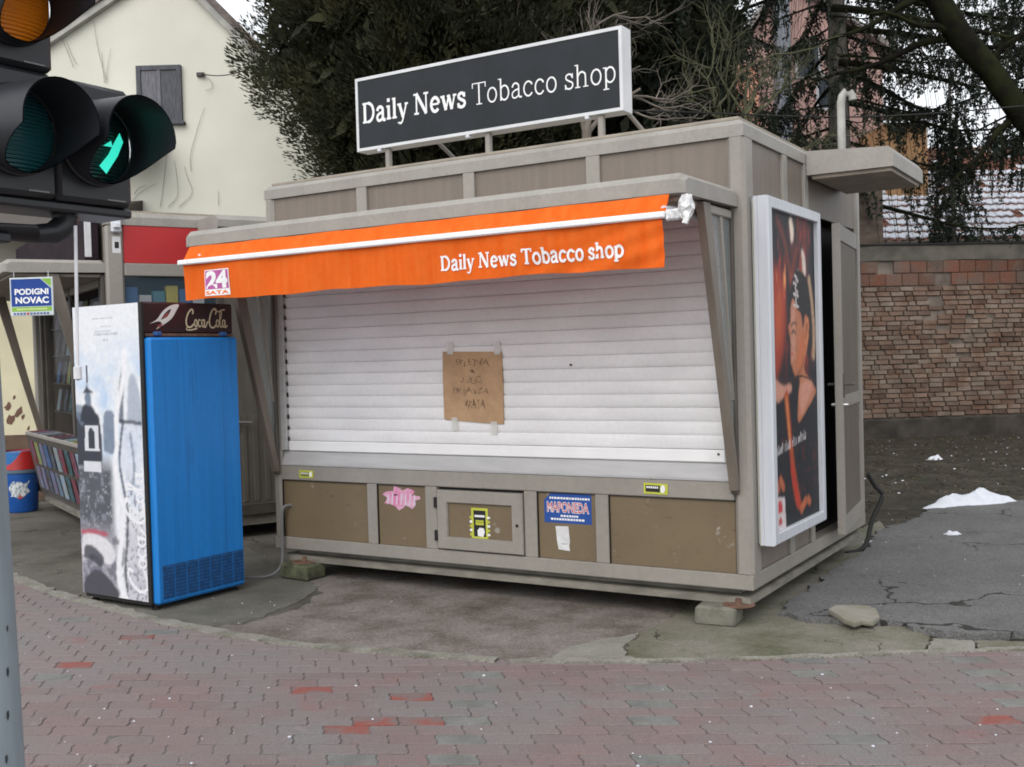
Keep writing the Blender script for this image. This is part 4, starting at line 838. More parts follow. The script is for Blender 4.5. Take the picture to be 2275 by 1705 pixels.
# ---------------------------------------------------------------- waste bin and board
def bin_():
    c = gnd(49, 1106); T = thing('waste_bin', 'round blue waste bin with red hood standing by the magazine rack', 'bin', (c.x, c.y, .01), R(-8))
    BL = M('bin_blue', (.012, .09, .36), rough=.4, var=.1); RD = M('bin_red', (.42, .02, .02), rough=.4, var=.1)
    b = MB(); b.lathe([(0, 0), (.15, 0), (.165, .02), (.185, .44), (.0, .44)], 28); obj('body', b, BL, T, smooth=True)
    b = MB(); b.lathe([(.186, .43), (.20, .44), (.20, .47), (.186, .475), (.186, .43)], 28); obj('rim', b, flat('bin_grey_rim', (.10, .16, .22)), T, smooth=True)
    # hood: red shell with an arched mouth at the front, blue flap behind it
    b = MB(); nseg = 40
    def mouth(a):
        d = abs((a - 1.5 * math.pi + .35 + math.pi) % (2 * math.pi) - math.pi); return d
    lo = []; hi = []
    for i in range(nseg + 1):
        a = 2 * math.pi * i / nseg; d = mouth(a); zt = .68 if d > .95 else .53 + .15 * (d / .95) ** 2
        lo.append((.195 * math.cos(a), .195 * math.sin(a), .476)); hi.append((.185 * math.cos(a), .185 * math.sin(a), zt))
    b.loft([lo, hi], closed=False); b.loft([[(x * .97, y * .97, z) for x, y, z in lo], [(x * .97, y * .97, z) for x, y, z in hi]], closed=False)
    obj('hood', b, RD, T, smooth=True, recalc=False)
    b = MB(); b.lathe([(.0, .48), (.165, .48), (.160, .665), (.0, .67)], 24); obj('flap', b, M('bin_flap_blue', (.02, .15, .42), rough=.4), T, smooth=True)
    b = MB(); pts = [(-.5, .3), (-.1, .46), (.2, .36), (.45, .40), (.5, .1), (.3, -.1), (.44, -.36), (.1, -.46), (.0, -.2), (-.3, .0)]
    def onb(x, z): a = -math.pi / 2 + .42 + x / .18; rr = .180 + .0; return (rr * math.cos(a), rr * math.sin(a), .27 + z)
    b.grid(lambda u, v: onb(-.10 + .20 * u + .02 * math.sin(8 * v), (-.12 + .2 * v + .03 * math.sin(7 * u)) * (1 if v > .3 else .75 + .25 * math.sin(5 * u))), 10, 6)
    for i in range(len(b.f)): b.m[i] = 0 if (i * 7) % 11 < 7 else 1
    b.m[4] = 2; b.m[5] = 2; b.m[14] = 2
    obj('decal', b, [flat('decal_white', (.6, .62, .62)), flat('decal_grey', (.28, .33, .38)), flat('decal_red', (.35, .06, .06))], T, recalc=False)
bin_()
c = at(45, 1000, 13.0); b = MB(); b.box(-.42, .36, .0, .03, 0, .80, .004); b.box(-.36, -.30, .03, .3, 0, .04); b.box(.24, .30, .03, .3, 0, .04)
o = obj('brown_board', b, M('brown_chipboard', (.12, .075, .05), var=.2, scale=9, rough=.8), loc=(c.x, c.y, .01)); tag(o, 'brown board standing upright behind the blue waste bin', 'board')

# ---------------------------------------------------------------- traffic light on its pole
def traffic_light():
    c = at(32, 281, 2.60)
    n = Vector((.839, -.545, 0)); ang = math.atan2(n.y, n.x) + math.pi / 2       # local -y = the way the lenses face
    T = thing('traffic_light', 'black traffic light close to the camera with lit green arrow', 'traffic light', c, ang)
    HS = M('signal_housing', (.016, .017, .020), rough=.38, var=.15, spec=.45); VZ = M('signal_visor', (.020, .022, .026), rough=.42, var=.12, spec=.4)
    def lens_mat(nm, col, em=0):
        m, t, p = new_mat(nm); N = t.nodes.new; L = t.links.new
        tc = N('ShaderNodeTexCoord'); w = N('ShaderNodeTexWave'); w.inputs['Scale'].default_value = 34; w.bands_direction = 'Z'; w.inputs['Distortion'].default_value = .5
        L(tc.outputs['Object'], w.inputs['Vector']); bp = N('ShaderNodeBump'); bp.inputs['Strength'].default_value = .6; bp.inputs['Distance'].default_value = .006
        L(w.outputs['Fac'], bp.inputs['Height']); L(bp.outputs[0], p.inputs['Normal'])
        p.inputs['Base Color'].default_value = (*col, 1); p.inputs['Roughness'].default_value = .18; p.inputs['Specular IOR Level'].default_value = .5
        if em: p.inputs['Emission Color'].default_value = (*col, 1); p.inputs['Emission Strength'].default_value = em
        return m
    AMB = lens_mat('amber_lens', (.75, .21, .012)); TEAL = lens_mat('dark_teal_lens', (.012, .075, .085)); GRN = lens_mat('green_lens_mask', (.008, .025, .024))
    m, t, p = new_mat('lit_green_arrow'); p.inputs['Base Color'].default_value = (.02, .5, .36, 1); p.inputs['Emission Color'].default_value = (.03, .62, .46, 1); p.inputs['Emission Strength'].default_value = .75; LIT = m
    def module(x, z, lens, label, arrow=False, tilt=0):
        w = .112
        b = MB(); b.box(x - w, x + w, .0, .17, z - .153, z + .153, .012)
        b.lathe([(.107, 0), (.110, .010), (.104, .016), (.100, .010)], 36); k = 144
        b.v[-k:] = [(x + a, -zz, z + c_) for a, c_, zz in b.v[-k:]]
        h = obj('housing', b, HS, T, smooth=True)
        b = MB(); b.lathe([(0, .036), (.035, .033), (.072, .023), (.101, .004)], 36); b.v = [(x + a, -.001 - zz * .7, z + c_) for a, c_, zz in b.v]; ln = obj('lens', b, lens, h, smooth=True, label=label)
        # visor: a tunnel, full at the top, cut away below
        b = MB(); nn = 40; L0 = .175
        def cut(a): return L0 * (1.0 if math.sin(a) > -.15 else max(.18, 1.0 - .95 * ((-math.sin(a) - .15) / .85) ** .8))
        for rad in (.106, .1025):
            b.loft([[(x + rad * math.cos(2 * math.pi * i / nn) * (1 - .05 * s), -.012 - cut(2 * math.pi * i / nn) * s, z + rad * math.sin(2 * math.pi * i / nn) * (1 - .05 * s) - .006 * s) for i in range(nn)] for s in (0, .5, 1)])
        obj('visor', b, VZ, h, smooth=True, recalc=False)
        b = MB(); b.box(x + .03, x + .085, -.002, .0, z - .141, z - .1375); obj('marking', b, flat('grey_marking', (.2, .2, .2)), h)
        if arrow:
            b = MB()
            P2 = lambda pts: b.add([(x + q[0], -.034 - .002 * len(b.f), z + q[1]) for q in pts], [tuple(range(len(pts)))])
            P2([(-.016, -.062), (.004, -.080), (.040, -.030), (.058, .008), (.048, .030), (.030, .002), (.012, -.030)])
            P2([(-.004, -.010), (.020, .006), (.024, -.010)])
            obj('arrow', b, LIT, h, recalc=False)
            b = MB(); b.add(*(lambda v, f: ([(x + q[0], -.0185, z + q[1]) for q in v], f))(*ribbon(el(0, 0, .092, .092, 205, 250), .004))); obj('arrow_glint', b, LIT, h, recalc=False)  # glowing arc that draws the reflection in the lens ring
    module(0, .308, AMB, 'amber lens'); module(0, 0, TEAL, 'unlit dark teal lens'); module(.222, 0, GRN, 'green arrow lens', True)
    b = MB(); b.box(-.115, .345, .02, .16, -.178, -.1535, .006); obj('base_plate', b, HS, T)
    b = MB(); b.tube([(.19, .09, -.178), (.185, .09, -.205), (.15, .09, -.226), (.10, .09, -.232), (-.6, .09, -.232)], [.034, .033, .028, .024, .024], 14); b.box(-.6, .02, .06, .12, -.262, -.238, .004)
    obj('bracket', b, HS, T, smooth=True)
    b = MB(); b.box(.17, .21, .06, .13, -.195, -.179, .006); obj('clamp', b, STEEL, T)
    return T, c
TL, tlc = traffic_light()
POLE = M('grey_pole_paint', (.20, .235, .26), rough=.5, var=.10, scale=5, stretch=(4, 4, .5), spec=.4)
def pole():
    p0 = at(-8, 1658, 3.05); p1 = at(-52, 900, 3.05); d = (p1 - p0) / (p1.z - p0.z)
    g = p0 - d * p0.z; t = p0 + d * (3.2 - p0.z); T = thing('signal_pole', 'grey painted steel pole at the left edge of the photo', 'pole', (g.x, g.y, 0))
    b = MB(); b.tube([(0, 0, 0), (t.x - g.x, t.y - g.y, 3.2)], [.077, .062], 24); obj('shaft', b, POLE, T, smooth=True)
    b = MB()
    for z, a, s in ((.98, -.75, .020), (.955, -.82, .013), (.74, -.5, .012), (.62, -.6, .012), (1.2, -.6, .013), (.50, -.75, .011), (.86, -.4, .008)):
        r = .0775 - .015 * z / 3.2; P = []
        for i in range(7):
            q = 2 * math.pi * i / 7; aa = a + s * .35 * math.cos(q) / r; P.append(((r + .0008) * math.cos(aa) + d.x * z, (r + .0008) * math.sin(aa) + d.y * z, z + s * math.sin(q) * (1 + .4 * (i % 2))))
        b.add(P, [tuple(range(7))])
    obj('paint_chips', b, flat('black_chips', (.03, .035, .04)), T, recalc=False)['kind'] = 'stuff'
    b = MB(); b.lathe([(.0, 0), (.15, 0), (.15, .02), (.08, .025)], 20); obj('base_flange', b, POLE, T)
pole()
a, c = at(163, 488, 2.75), at(168, 806, 2.75)
b = MB(); b.tube([a, a.lerp(c, .5), c], .0045, 8); b.lathe([(0, -.02), (.011, -.015), (.011, .015), (0, .02)], 8, c)
tag(obj('hanging_cord', b, flat('white_cord', (.65, .65, .68)), smooth=True), 'thin white cord hanging below the traffic light bracket', 'cord')
# ---------------------------------------------------------------- ground
CURB = [(-7.5, 12.2), (-5.6, 10.15), (-4.012, 8.384), (-3.789, 8.133), (-3.195, 7.507), (-2.705, 7.059), (-2.18, 6.606), (-1.656, 6.22), (-1.29, 6.016), (-.931, 5.85), (-.539, 5.696), (-.049, 5.539), (.669, 5.475), (1.137, 5.465), (1.486, 5.458), (1.965, 5.48), (2.558, 5.50), (3.6, 5.50), (6, 5.45)]
def curb_y(x): return float(np.interp(x, [p[0] for p in CURB], [p[1] for p in CURB]))
def ground_mat(name, cols, scale, bump, pebble=0.0, rough=.9, pscale=90, spec=.25):
    m, t, p = new_mat(name); N = t.nodes.new; L = t.links.new
    g = N('ShaderNodeNewGeometry'); nz = N('ShaderNodeTexNoise'); nz.inputs['Scale'].default_value = scale; nz.inputs['Detail'].default_value = 8; nz.inputs['Roughness'].default_value = .62
    L(g.outputs['Position'], nz.inputs['Vector']); cr = N('ShaderNodeValToRGB'); L(nz.outputs['Fac'], cr.inputs[0]); e = cr.color_ramp.elements
    e[0].position = .30; e[0].color = (*cols[0], 1); e[1].position = .72; e[1].color = (*cols[-1], 1)
    for i, c in enumerate(cols[1:-1]): x = e.new(.30 + .42 * (i + 1) / (len(cols) - 1)); x.color = (*c, 1)
    v = N('ShaderNodeTexVoronoi'); v.inputs['Scale'].default_value = pscale; L(g.outputs['Position'], v.inputs['Vector'])
    mr = N('ShaderNodeMapRange'); mr.inputs[3].default_value = 1 - pebble; mr.inputs[4].default_value = 1 + pebble
    sp = N('ShaderNodeSeparateColor'); L(v.outputs['Color'], sp.inputs[0]); L(sp.outputs[0], mr.inputs[0])
    vm = N('ShaderNodeVectorMath'); vm.operation = 'SCALE'; L(cr.outputs[0], vm.inputs[0]); L(mr.outputs[0], vm.inputs['Scale']); L(vm.outputs[0], p.inputs['Base Color'])
    p.inputs['Roughness'].default_value = rough; p.inputs['Specular IOR Level'].default_value = spec
    b = N('ShaderNodeBump'); b.inputs['Strength'].default_value = bump; b.inputs['Distance'].default_value = .012
    ad = N('ShaderNodeMath'); ad.operation = 'ADD'; n2 = N('ShaderNodeTexNoise'); n2.inputs['Scale'].default_value = 26; n2.inputs['Detail'].default_value = 9; n2.inputs['Roughness'].default_value = .7
    L(g.outputs['Position'], n2.inputs['Vector']); L(n2.outputs['Fac'], ad.inputs[0]); L(v.outputs['Distance'], ad.inputs[1]); L(ad.outputs[0], b.inputs['Height']); L(b.outputs[0], p.inputs['Normal'])
    return m
DIRT = ground_mat('damp_dirt', [(.026, .022, .015), (.044, .038, .027), (.075, .066, .050)], 2.2, .8, .35, pscale=22)
ASPH = ground_mat('grey_asphalt', [(.105, .104, .103), (.128, .127, .125), (.155, .153, .150)], 1.2, .12, .34, pscale=130)
ASPL = ground_mat('damp_left_asphalt', [(.075, .068, .054), (.125, .115, .097), (.16, .148, .13)], 1.0, .2, .16)
GRAV = ground_mat('brown_gravel_patch', [(.10, .080, .063), (.185, .163, .145), (.235, .213, .196)], 2.6, .22, .30, pscale=110)
CONG = ground_mat('greenish_concrete', [(.085, .088, .050), (.165, .158, .122), (.225, .208, .18)], 2.6, .18, .14)
CONL = ground_mat('pale_concrete', [(.17, .165, .135), (.24, .232, .20), (.29, .28, .25)], 3.2, .3, .10)
CONF = ground_mat('grey_green_concrete', [(.088, .086, .070), (.128, .124, .104), (.168, .16, .138)], 2.2, .3, .12)
KERB = ground_mat('old_kerb', [(.14, .13, .10), (.25, .24, .205), (.31, .30, .265)], 5, .6, .15)
def cracks(m, col, sc, w, seed):
    t = m.node_tree; p = t.nodes['Principled BSDF']; src = p.inputs['Base Color'].links[0].from_socket; N = t.nodes.new; L = t.links.new
    g_ = N('ShaderNodeNewGeometry'); nz = N('ShaderNodeTexNoise'); nz.inputs['Scale'].default_value = 3.5; nz.inputs['Detail'].default_value = 5; L(g_.outputs['Position'], nz.inputs['Vector'])
    sc_ = N('ShaderNodeVectorMath'); sc_.operation = 'SCALE'; sc_.inputs['Scale'].default_value = .55; L(nz.outputs['Color'], sc_.inputs[0]); ad = N('ShaderNodeVectorMath'); ad.operation = 'ADD'; L(g_.outputs['Position'], ad.inputs[0]); L(sc_.outputs[0], ad.inputs[1])
    mp = N('ShaderNodeMapping'); mp.inputs['Location'].default_value = (seed, seed, 0); mp.inputs['Scale'].default_value = (1, 1, 0); L(ad.outputs[0], mp.inputs[0])
    v = N('ShaderNodeTexVoronoi'); v.feature = 'DISTANCE_TO_EDGE'; v.inputs['Scale'].default_value = sc; L(mp.outputs[0], v.inputs['Vector'])
    n2 = N('ShaderNodeTexNoise'); n2.inputs['Scale'].default_value = 1.1; L(g_.outputs['Position'], n2.inputs['Vector']); wm = N('ShaderNodeMapRange'); wm.inputs[1].default_value = .45; wm.inputs[2].default_value = .62; wm.inputs[3].default_value = 0; wm.inputs[4].default_value = w; L(n2.outputs['Fac'], wm.inputs[0])
    lt = N('ShaderNodeMath'); lt.operation = 'LESS_THAN'; L(v.outputs['Distance'], lt.inputs[0]); L(wm.outputs[0], lt.inputs[1])
    x = N('ShaderNodeMix'); x.data_type = 'RGBA'; L(lt.outputs[0], x.inputs[0]); L(src, x.inputs[6]); x.inputs[7].default_value = (*col, 1); L(x.outputs[2], p.inputs['Base Color']); return m
cracks(ASPH, (.035, .033, .03), .75, .012, 3); cracks(ASPL, (.04, .036, .03), .6, .012, 7); cracks(CONG, (.05, .047, .036), .8, .010, 5)
scuffs(ASPH, (.075, .07, .064), .56, .72, 1.6, 2); scuffs(ASPH, (.17, .168, .165), .64, .70, 22, 4); scuffs(GRAV, (.095, .072, .055), .54, .70, 2.6, 8, (1, 1, 1)); scuffs(CONG, (.07, .078, .038), .58, .74, 2.0, 3); scuffs(CONF, (.06, .055, .042), .56, .7, 1.8, 5); scuffs(ASPL, (.06, .052, .04), .55, .66, 1.2, 5); scuffs(DIRT, (.03, .038, .018), .55, .7, 1.3, 3)
def rough_edge(P, step=.06, amp=.014, seed=1):
    r = np.random.default_rng(seed); out = []
    for i, p in enumerate(P):
        a = Vector(p[:2]); c = Vector(P[(i + 1) % len(P)][:2]); n = max(1, min(200, int((c - a).length / step))); t = (c - a).normalized() if (c - a).length else Vector((1, 0))
        for j in range(n): q = a.lerp(c, j / n) + Vector((-t.y, t.x)) * (r.normal() * amp + .6 * amp * math.sin(j * .9 + i)); out.append((q.x, q.y))
    return out
def sheet(name, P, z, m, zb=-.02, amp=.014, seed=1, step=.06):
    q = rough_edge(P, step, amp, seed); b = MB(); b.prism([(x, y, zb) for x, y in q], (0, 0, z - zb)); return struct(name, b, m)
g = lambda *L: [tuple(gnd(u, v)[:2]) for u, v in L]
b = MB(); b.grid(lambda u, v: (-260 + 520 * u, -60 + 520 * v, 0), 4, 4); struct('ground', b, DIRT, recalc=False)
b = MB(); b.prism([(-60, -60, -.02), (60, -60, -.02), (60, .75, -.02), (-60, .75, -.02)], (0, 0, .026)); struct('road', b, ground_mat('bounce_pale_road', [(.28, .28, .285), (.34, .34, .345), (.40, .40, .41)], .6, .1, .2, rough=.5))  # unseen road, made pale to bounce light up under the awning
b = MB(); b.box(-60, 60, .751, .87, -.02, .09, .012); struct('kerb', b, KERB)
sheet('asphalt', [(x, y) for x, y in CURB[:13]] + [(1.3, 6.2), (1.7, 7.3), (2.6, 8.4), (1.5, 11), (-2, 13), (-6, 14.5), (-11, 15)], .006, ASPL, seed=3)
sheet('gravel_patch', g((540, 1412), (640, 1424), (760, 1440), (930, 1452), (1130, 1462), (1195, 1432), (1300, 1392), (1390, 1370), (1440, 1345), (1500, 1310), (1500, 1270), (660, 1235), (690, 1275), (660, 1310), (560, 1348), (440, 1362)), .012, GRAV, seed=4, amp=.02)
sheet('concrete_patch', g((205, 1305), (335, 1345), (380, 1362), (520, 1352), (640, 1305), (690, 1272), (640, 1232), (520, 1180), (190, 1240)), .011, CONF, seed=5, amp=.015)
sheet('concrete_slab', g((1175, 1440), (1230, 1405), (1310, 1388), (1383, 1374), (1347, 1402), (1352, 1424), (1402, 1440)), .020, CONL, seed=6, amp=.008, step=.03)
sheet('concrete_slab', g((1389, 1373), (1440, 1347), (1500, 1306), (1600, 1250), (1900, 1130), (1930, 1160), (1780, 1262), (1712, 1310), (1700, 1338), (1745, 1352), (1840, 1358), (1960, 1361), (2008, 1384), (2000, 1409), (1900, 1425), (1600, 1433), (1408, 1440), (1359, 1424), (1352, 1404)), .018, CONG, seed=7, amp=.007, step=.03)
sheet('concrete_slab', g((2014, 1387), (2100, 1392), (2108, 1414), (2000, 1424)) , .022, CONL, seed=8, amp=.006, step=.03)
sheet('concrete_slab', g((2112, 1392), (2300, 1398), (2480, 1396), (2480, 1412), (2112, 1414)), .022, CONG, seed=9, amp=.006, step=.03)
sheet('asphalt', g((1876, 1196), (1800, 1245), (1745, 1288), (1703, 1312), (1690, 1336), (1740, 1350), (1830, 1356), (1922, 1355), (2000, 1373), (2100, 1387), (2212, 1379)) + [(3.4, 5.75), (6.5, 5.8), (14, 6.2), (14, 11.5), (6.2, 11.0), (4.9, 10.55), (3.9, 10.15), (3.45, 9.5), (3.0, 9.0)], .042, ASPH, seed=10, amp=.016, step=.045)
# kerb strip along the paving
def strip(P, wd, z, m, name, seed):
    r = np.random.default_rng(seed); xs = []; L_ = [Vector(p) for p in P]; pts = []
    for a, c in zip(L_, L_[1:]):
        n = max(1, int((c - a).length / .07))
        for j in range(n): pts.append(a.lerp(c, j / n))
    A = []; B_ = []
    for i, p in enumerate(pts):
        t = (pts[min(i + 1, len(pts) - 1)] - pts[max(i - 1, 0)]).normalized(); nn = Vector((-t.y, t.x))
        A.append(p + nn * (wd * .6 + r.normal() * .012 + .012 * math.sin(i * .35))); B_.append(p - nn * (wd * .4 + r.normal() * .004))
    b = MB(); k = len(pts); vs = [(p.x, p.y, z) for p in A] + [(p.x, p.y, z) for p in B_] + [(p.x, p.y, -.02) for p in A] + [(p.x, p.y, -.02) for p in B_]
    fs = []
    for i in range(k - 1): fs += [(i, i + 1, k + i + 1, k + i), (i, 2 * k + i, 2 * k + i + 1, i + 1), (k + i, k + i + 1, 3 * k + i + 1, 3 * k + i)]
    b.add(vs, fs); return struct(name, b, m)
strip(CURB[2:12], .085, .026, KERB, 'kerb_strip', 2)
strip([(-.05, 5.535)] + CURB[12:], .05, .0245, KERB, 'kerb_strip', 5)

# pavers: zigzag blocks laid in rows, square to the street
PA = R(-4.5); px_, py_ = Vector((math.cos(PA), math.sin(PA))), Vector((-math.sin(PA), math.cos(PA)))
def paver_mat():
    m, t, p = new_mat('worn_red_paver'); N = t.nodes.new; L = t.links.new
    g_ = N('ShaderNodeNewGeometry'); oi = N('ShaderNodeObjectInfo')
    cr = N('ShaderNodeValToRGB'); L(oi.outputs['Random'], cr.inputs[0]); e = cr.color_ramp.elements
    e[0].position = 0; e[0].color = (.180, .132, .128, 1); e[1].position = 1; e[1].color = (.206, .170, .165, 1)
    for ps, c in ((.25, (.186, .152, .148)), (.5, (.204, .150, .145)), (.75, (.188, .138, .132))): x = e.new(ps); x.color = (*c, 1)
    def patch(sc, lo, hi, off):
        mp = N('ShaderNodeMapping'); mp.inputs['Location'].default_value = off; L(g_.outputs['Position'], mp.inputs[0])
        nz = N('ShaderNodeTexNoise'); nz.inputs['Scale'].default_value = sc; nz.inputs['Detail'].default_value = 6; L(mp.outputs[0], nz.inputs['Vector'])
        mr = N('ShaderNodeMapRange'); mr.inputs[1].default_value = lo; mr.inputs[2].default_value = hi; L(nz.outputs['Fac'], mr.inputs[0]); return mr.outputs[0]
    def mix(f, a, c):
        x = N('ShaderNodeMix'); x.data_type = 'RGBA'; L(f, x.inputs[0]); L(a, x.inputs[6]); x.inputs[7].default_value = (*c, 1); return x.outputs[2]
    # worn grey film in broad drifts, brighter red where the face has spalled
    c1 = mix(patch(1.3, .46, .66, (3, 1, 0)), cr.outputs[0], (.186, .172, .168)); c2 = mix(patch(3.1, .62, .74, (7, 2, 0)), c1, (.215, .125, .114)); c3 = mix(patch(9, .64, .78, (1, 9, 0)), c2, (.23, .19, .18))
    n2 = N('ShaderNodeTexNoise'); n2.inputs['Scale'].default_value = 140; n2.inputs['Detail'].default_value = 4; L(g_.outputs['Position'], n2.inputs['Vector'])
    mr = N('ShaderNodeMapRange'); mr.inputs[1].default_value = .3; mr.inputs[2].default_value = .7; mr.inputs[3].default_value = .78; mr.inputs[4].default_value = 1.2; L(n2.outputs['Fac'], mr.inputs[0])
    vm = N('ShaderNodeVectorMath'); vm.operation = 'SCALE'; L(c3, vm.inputs[0]); L(mr.outputs[0], vm.inputs['Scale']); L(vm.outputs[0], p.inputs['Base Color'])
    p.inputs['Roughness'].default_value = .78; p.inputs['Specular IOR Level'].default_value = .3
    b = N('ShaderNodeBump'); b.inputs['Strength'].default_value = .5; b.inputs['Distance'].default_value = .006; L(n2.outputs['Fac'], b.inputs['Height']); L(b.outputs[0], p.inputs['Normal'])
    return m
PAV = paver_mat(); PAVG = M('grey_green_paver', (.160, .160, .150), var=.16, scale=7, rough=.8, fine=.2, bump=.4, bscale=140); PAVR = M('bright_red_paver', (.235, .070, .055), col2=(.165, .118, .110), scale=9, contrast=(.40, .56), rough=.8, fine=.2, bump=.4, bscale=140)
PL, PD = .2, .112
def paver_outline():
    h = PL / 2 - .0028; d = PD / 2 - .0026; s = .010
    # the zigzag ends
    return [(-h + s, -d), (h + s, -d), (h + s, -.022), (h - s, .022), (h - s, d), (-h - s, d), (-h - s, .022), (-h + s, -.022)]
def paver_geo(mb, cx=0, cy=0, ax=Vector((1, 0)), ay=Vector((0, 1)), z0=-.02, z1=.016, tilt=(0, 0)):
    o_ = paver_outline(); n = len(o_); loops = []
    for q, z in ((0, z0), (0, z1 - .0025), (.0032, z1)):
        loops.append([(cx + ax.x * x + ay.x * y, cy + ax.y * x + ay.y * y, z + tilt[0] * x + tilt[1] * y) for x, y in [(u - math.copysign(q, u), v - math.copysign(q, v) * (1 if abs(v) > .03 else 0)) for u, v in o_]])
    mb.loft(loops); mb.add(loops[-1], [tuple(range(n))])
meshes = []
for mm in (PAV, PAVG, PAVR): b = MB(); paver_geo(b); meshes.append(make_mesh('paver', b, mm))
PAVEMENT = struct('pavement', (lambda b: (b.add([(-9, -3, -.012), (9, -3, -.012), (9, 12.5, -.012), (-9, 12.5, -.012)], [(0, 1, 2, 3)]), b)[1])(MB()), M('joint_sand', (.125, .113, .108), rough=.95, var=.3, scale=30))
# sand bed lies just under the wide ground sheet, so raise it inside the paved area
bed = [(x, y - .02) for x, y in CURB[2:]] + [(6, -3), (-8, -3), (-8, 8.4)]
PAVEMENT.data = make_mesh('pavement', (lambda b: (b.prism([(x, y, -.02) for x, y in bed], (0, 0, .0315)), b)[1])(MB()), bpy.data.materials['joint_sand'])
spots = []
for r_ in range(-10, 86):
    for c_ in range(-36, 36):
        u = c_ * PL + (PL / 2 if r_ % 2 else 0); v = 2.6 + r_ * PD
        p = px_ * u + py_ * v
        if p.y < curb_y(p.x) + .03 and -7.2 < p.x < 5.5 and p.y > .8: spots.append((p.x, p.y, r_, c_))
def in_view(x, y):
    if y < 4.0 or abs(x) > y * .487: return False
    return True
near = sorted([s for s in spots if in_view(s[0], s[1])], key=lambda s: s[1])[:300]; nearset = set((s[2], s[3]) for s in near)
def paver_kind(x, y, r_, c_):
    if r_ % 2 == 0 and c_ % 4 == 1 and rng.random() < (.75 if x > -.75 else .08): return 1
    if rng.random() < .01: return 1
    q = Vector((x + .55, y - 4.72)); 
    if q.length < .34 and rng.random() < .24: return 2
    if rng.random() < .005: return 2
    return 0
RZ = lambda o, e: setattr(o, 'rotation_euler', (rng.normal(0, .006), rng.normal(0, .006), PA + rng.normal(0, .006)))
stuffs = [MB(), MB(), MB()]
for s in spots:
    x, y, r_, c_ = s; k = paver_kind(*s); dz = rng.normal(0, .0012)
    if (r_, c_) in nearset:
        o = bpy.data.objects.new('paver', meshes[k]); COL.objects.link(o); o.parent = PAVEMENT; o.location = (x, y, dz); RZ(o, 0)
    else: paver_geo(stuffs[k], x, y, px_, py_, z1=.016 + dz, tilt=(rng.normal(0, .006), rng.normal(0, .006)))
allm = MB()
for k, sb in enumerate(stuffs): allm.add(sb.v, sb.f, k)
o = obj('distant_pavers', allm, [PAV, PAVG, PAVR], PAVEMENT, recalc=False); o['kind'] = 'stuff'
# crumbs of snow and grit scattered on the ground
b = MB()
def crumb(x, y, z, s):
    n = 6; P = [(x + s * math.cos(2 * math.pi * i / n) * rng.uniform(.6, 1.2), y + s * math.sin(2 * math.pi * i / n) * rng.uniform(.6, 1.2), z) for i in range(n)]
    b.add(P + [(x, y, z + s * .55)], [(i, (i + 1) % n, n) for i in range(n)])
for i in range(80):
    y = rng.uniform(3.9, 5.5); x = rng.uniform(-.5, .5) * y; 
    if y < curb_y(x) - .03: crumb(x, y, .0165, abs(rng.normal(.0026, .0026)) + .0026)
for i in range(40):
    y = rng.uniform(5.5, 8.5); x = rng.uniform(-.5, -.1) * y; crumb(x, y, .018 if y < curb_y(x) else .012, rng.uniform(.003, .008))
for i in range(90): x = rng.uniform(3.2, 9); y = rng.uniform(11.2, 18); crumb(x, y, .0, rng.uniform(.008, .022))
for i in range(60): x = rng.uniform(2, 5); y = rng.uniform(6, 10); crumb(x, y, .042, rng.uniform(.003, .007))
SNOW = M('old_snow', (.58, .60, .65), var=.06, scale=14, rough=.7, bump=.5, bscale=30, spec=.3)
o = obj('snow_crumbs', b, SNOW, recalc=False); o['kind'] = 'stuff'; o['label'] = 'white crumbs of snow and grit scattered over the ground'
# fallen leaves and litter on the dirt by the wall
LEAFM = M('fallen_leaves', (.075, .05, .03), col2=(.10, .08, .055), scale=3, rough=.8)
nL = 3000; P = np.stack([rng.uniform(2.4, 11, nL), rng.uniform(9.2, 18.4, nL), rng.uniform(.004, .03, nL)], 1)
P = P[(P[:, 1] > 11.2) | (P[:, 0] < 3.6)]; D = rng.normal(size=P.shape); D[:, 2] = abs(D[:, 2]) * .25
o = leaves('fallen_leaves', P, D, .04, .012, LEAFM, None); o['kind'] = 'stuff'; o['label'] = 'brown fallen leaves scattered over the dirt by the wall'

def heap(name, label, cat, c, rx, ry, h, m, rot=0, seed=0, n=34, lobes=3):
    r = np.random.default_rng(seed); L_ = [(r.uniform(-.6, .6), r.uniform(-.4, .4), r.uniform(.3, .6), r.uniform(.5, 1)) for _ in range(lobes)]
    ph = r.uniform(0, 6, 6); b = MB()
    loops = []
    for j in range(9):
        t = j / 8
        loops.append([])
        for i in range(n):
            a = 2 * math.pi * i / n; rr = (1 + .16 * math.sin(3 * a + ph[0]) + .10 * math.sin(5 * a + ph[1]) + .07 * math.sin(9 * a + ph[2]) + .04 * math.sin(14 * a + ph[3]))
            q = (1 - t) * rr; x, y = q * math.cos(a), q * math.sin(a)
            z = (1 - (1 - t) ** 2.6) * (.45 + sum(w * math.exp(-((x - lx) ** 2 + (y - ly) ** 2) / s_ ** 2) for lx, ly, s_, w in L_) * .55) + ((.16 * math.sin(7 * x + ph[4]) * math.sin(6 * y + ph[5]) + .10 * math.sin(15 * x + 8 * y + ph[2]) + r.normal(0, .035)) * (1 if j > 1 else .4) if 0 < j else 0)
            loops[-1].append((x * rx, y * ry, max(0, z) * h + (0 if j else -.01)))
    b.loft(loops); b.add(loops[-1], [tuple(range(n))])
    o = obj(name, b, m, loc=c, smooth=True); o.rotation_euler = (0, 0, rot); return tag(o, label, cat)
p = gnd(2098, 1096); heap('snow_heap', 'white heap of old snow lying on the grey asphalt', 'snow heap', (p.x, p.y, .035), .47, .18, .115, SNOW, .28, 11, lobes=4)
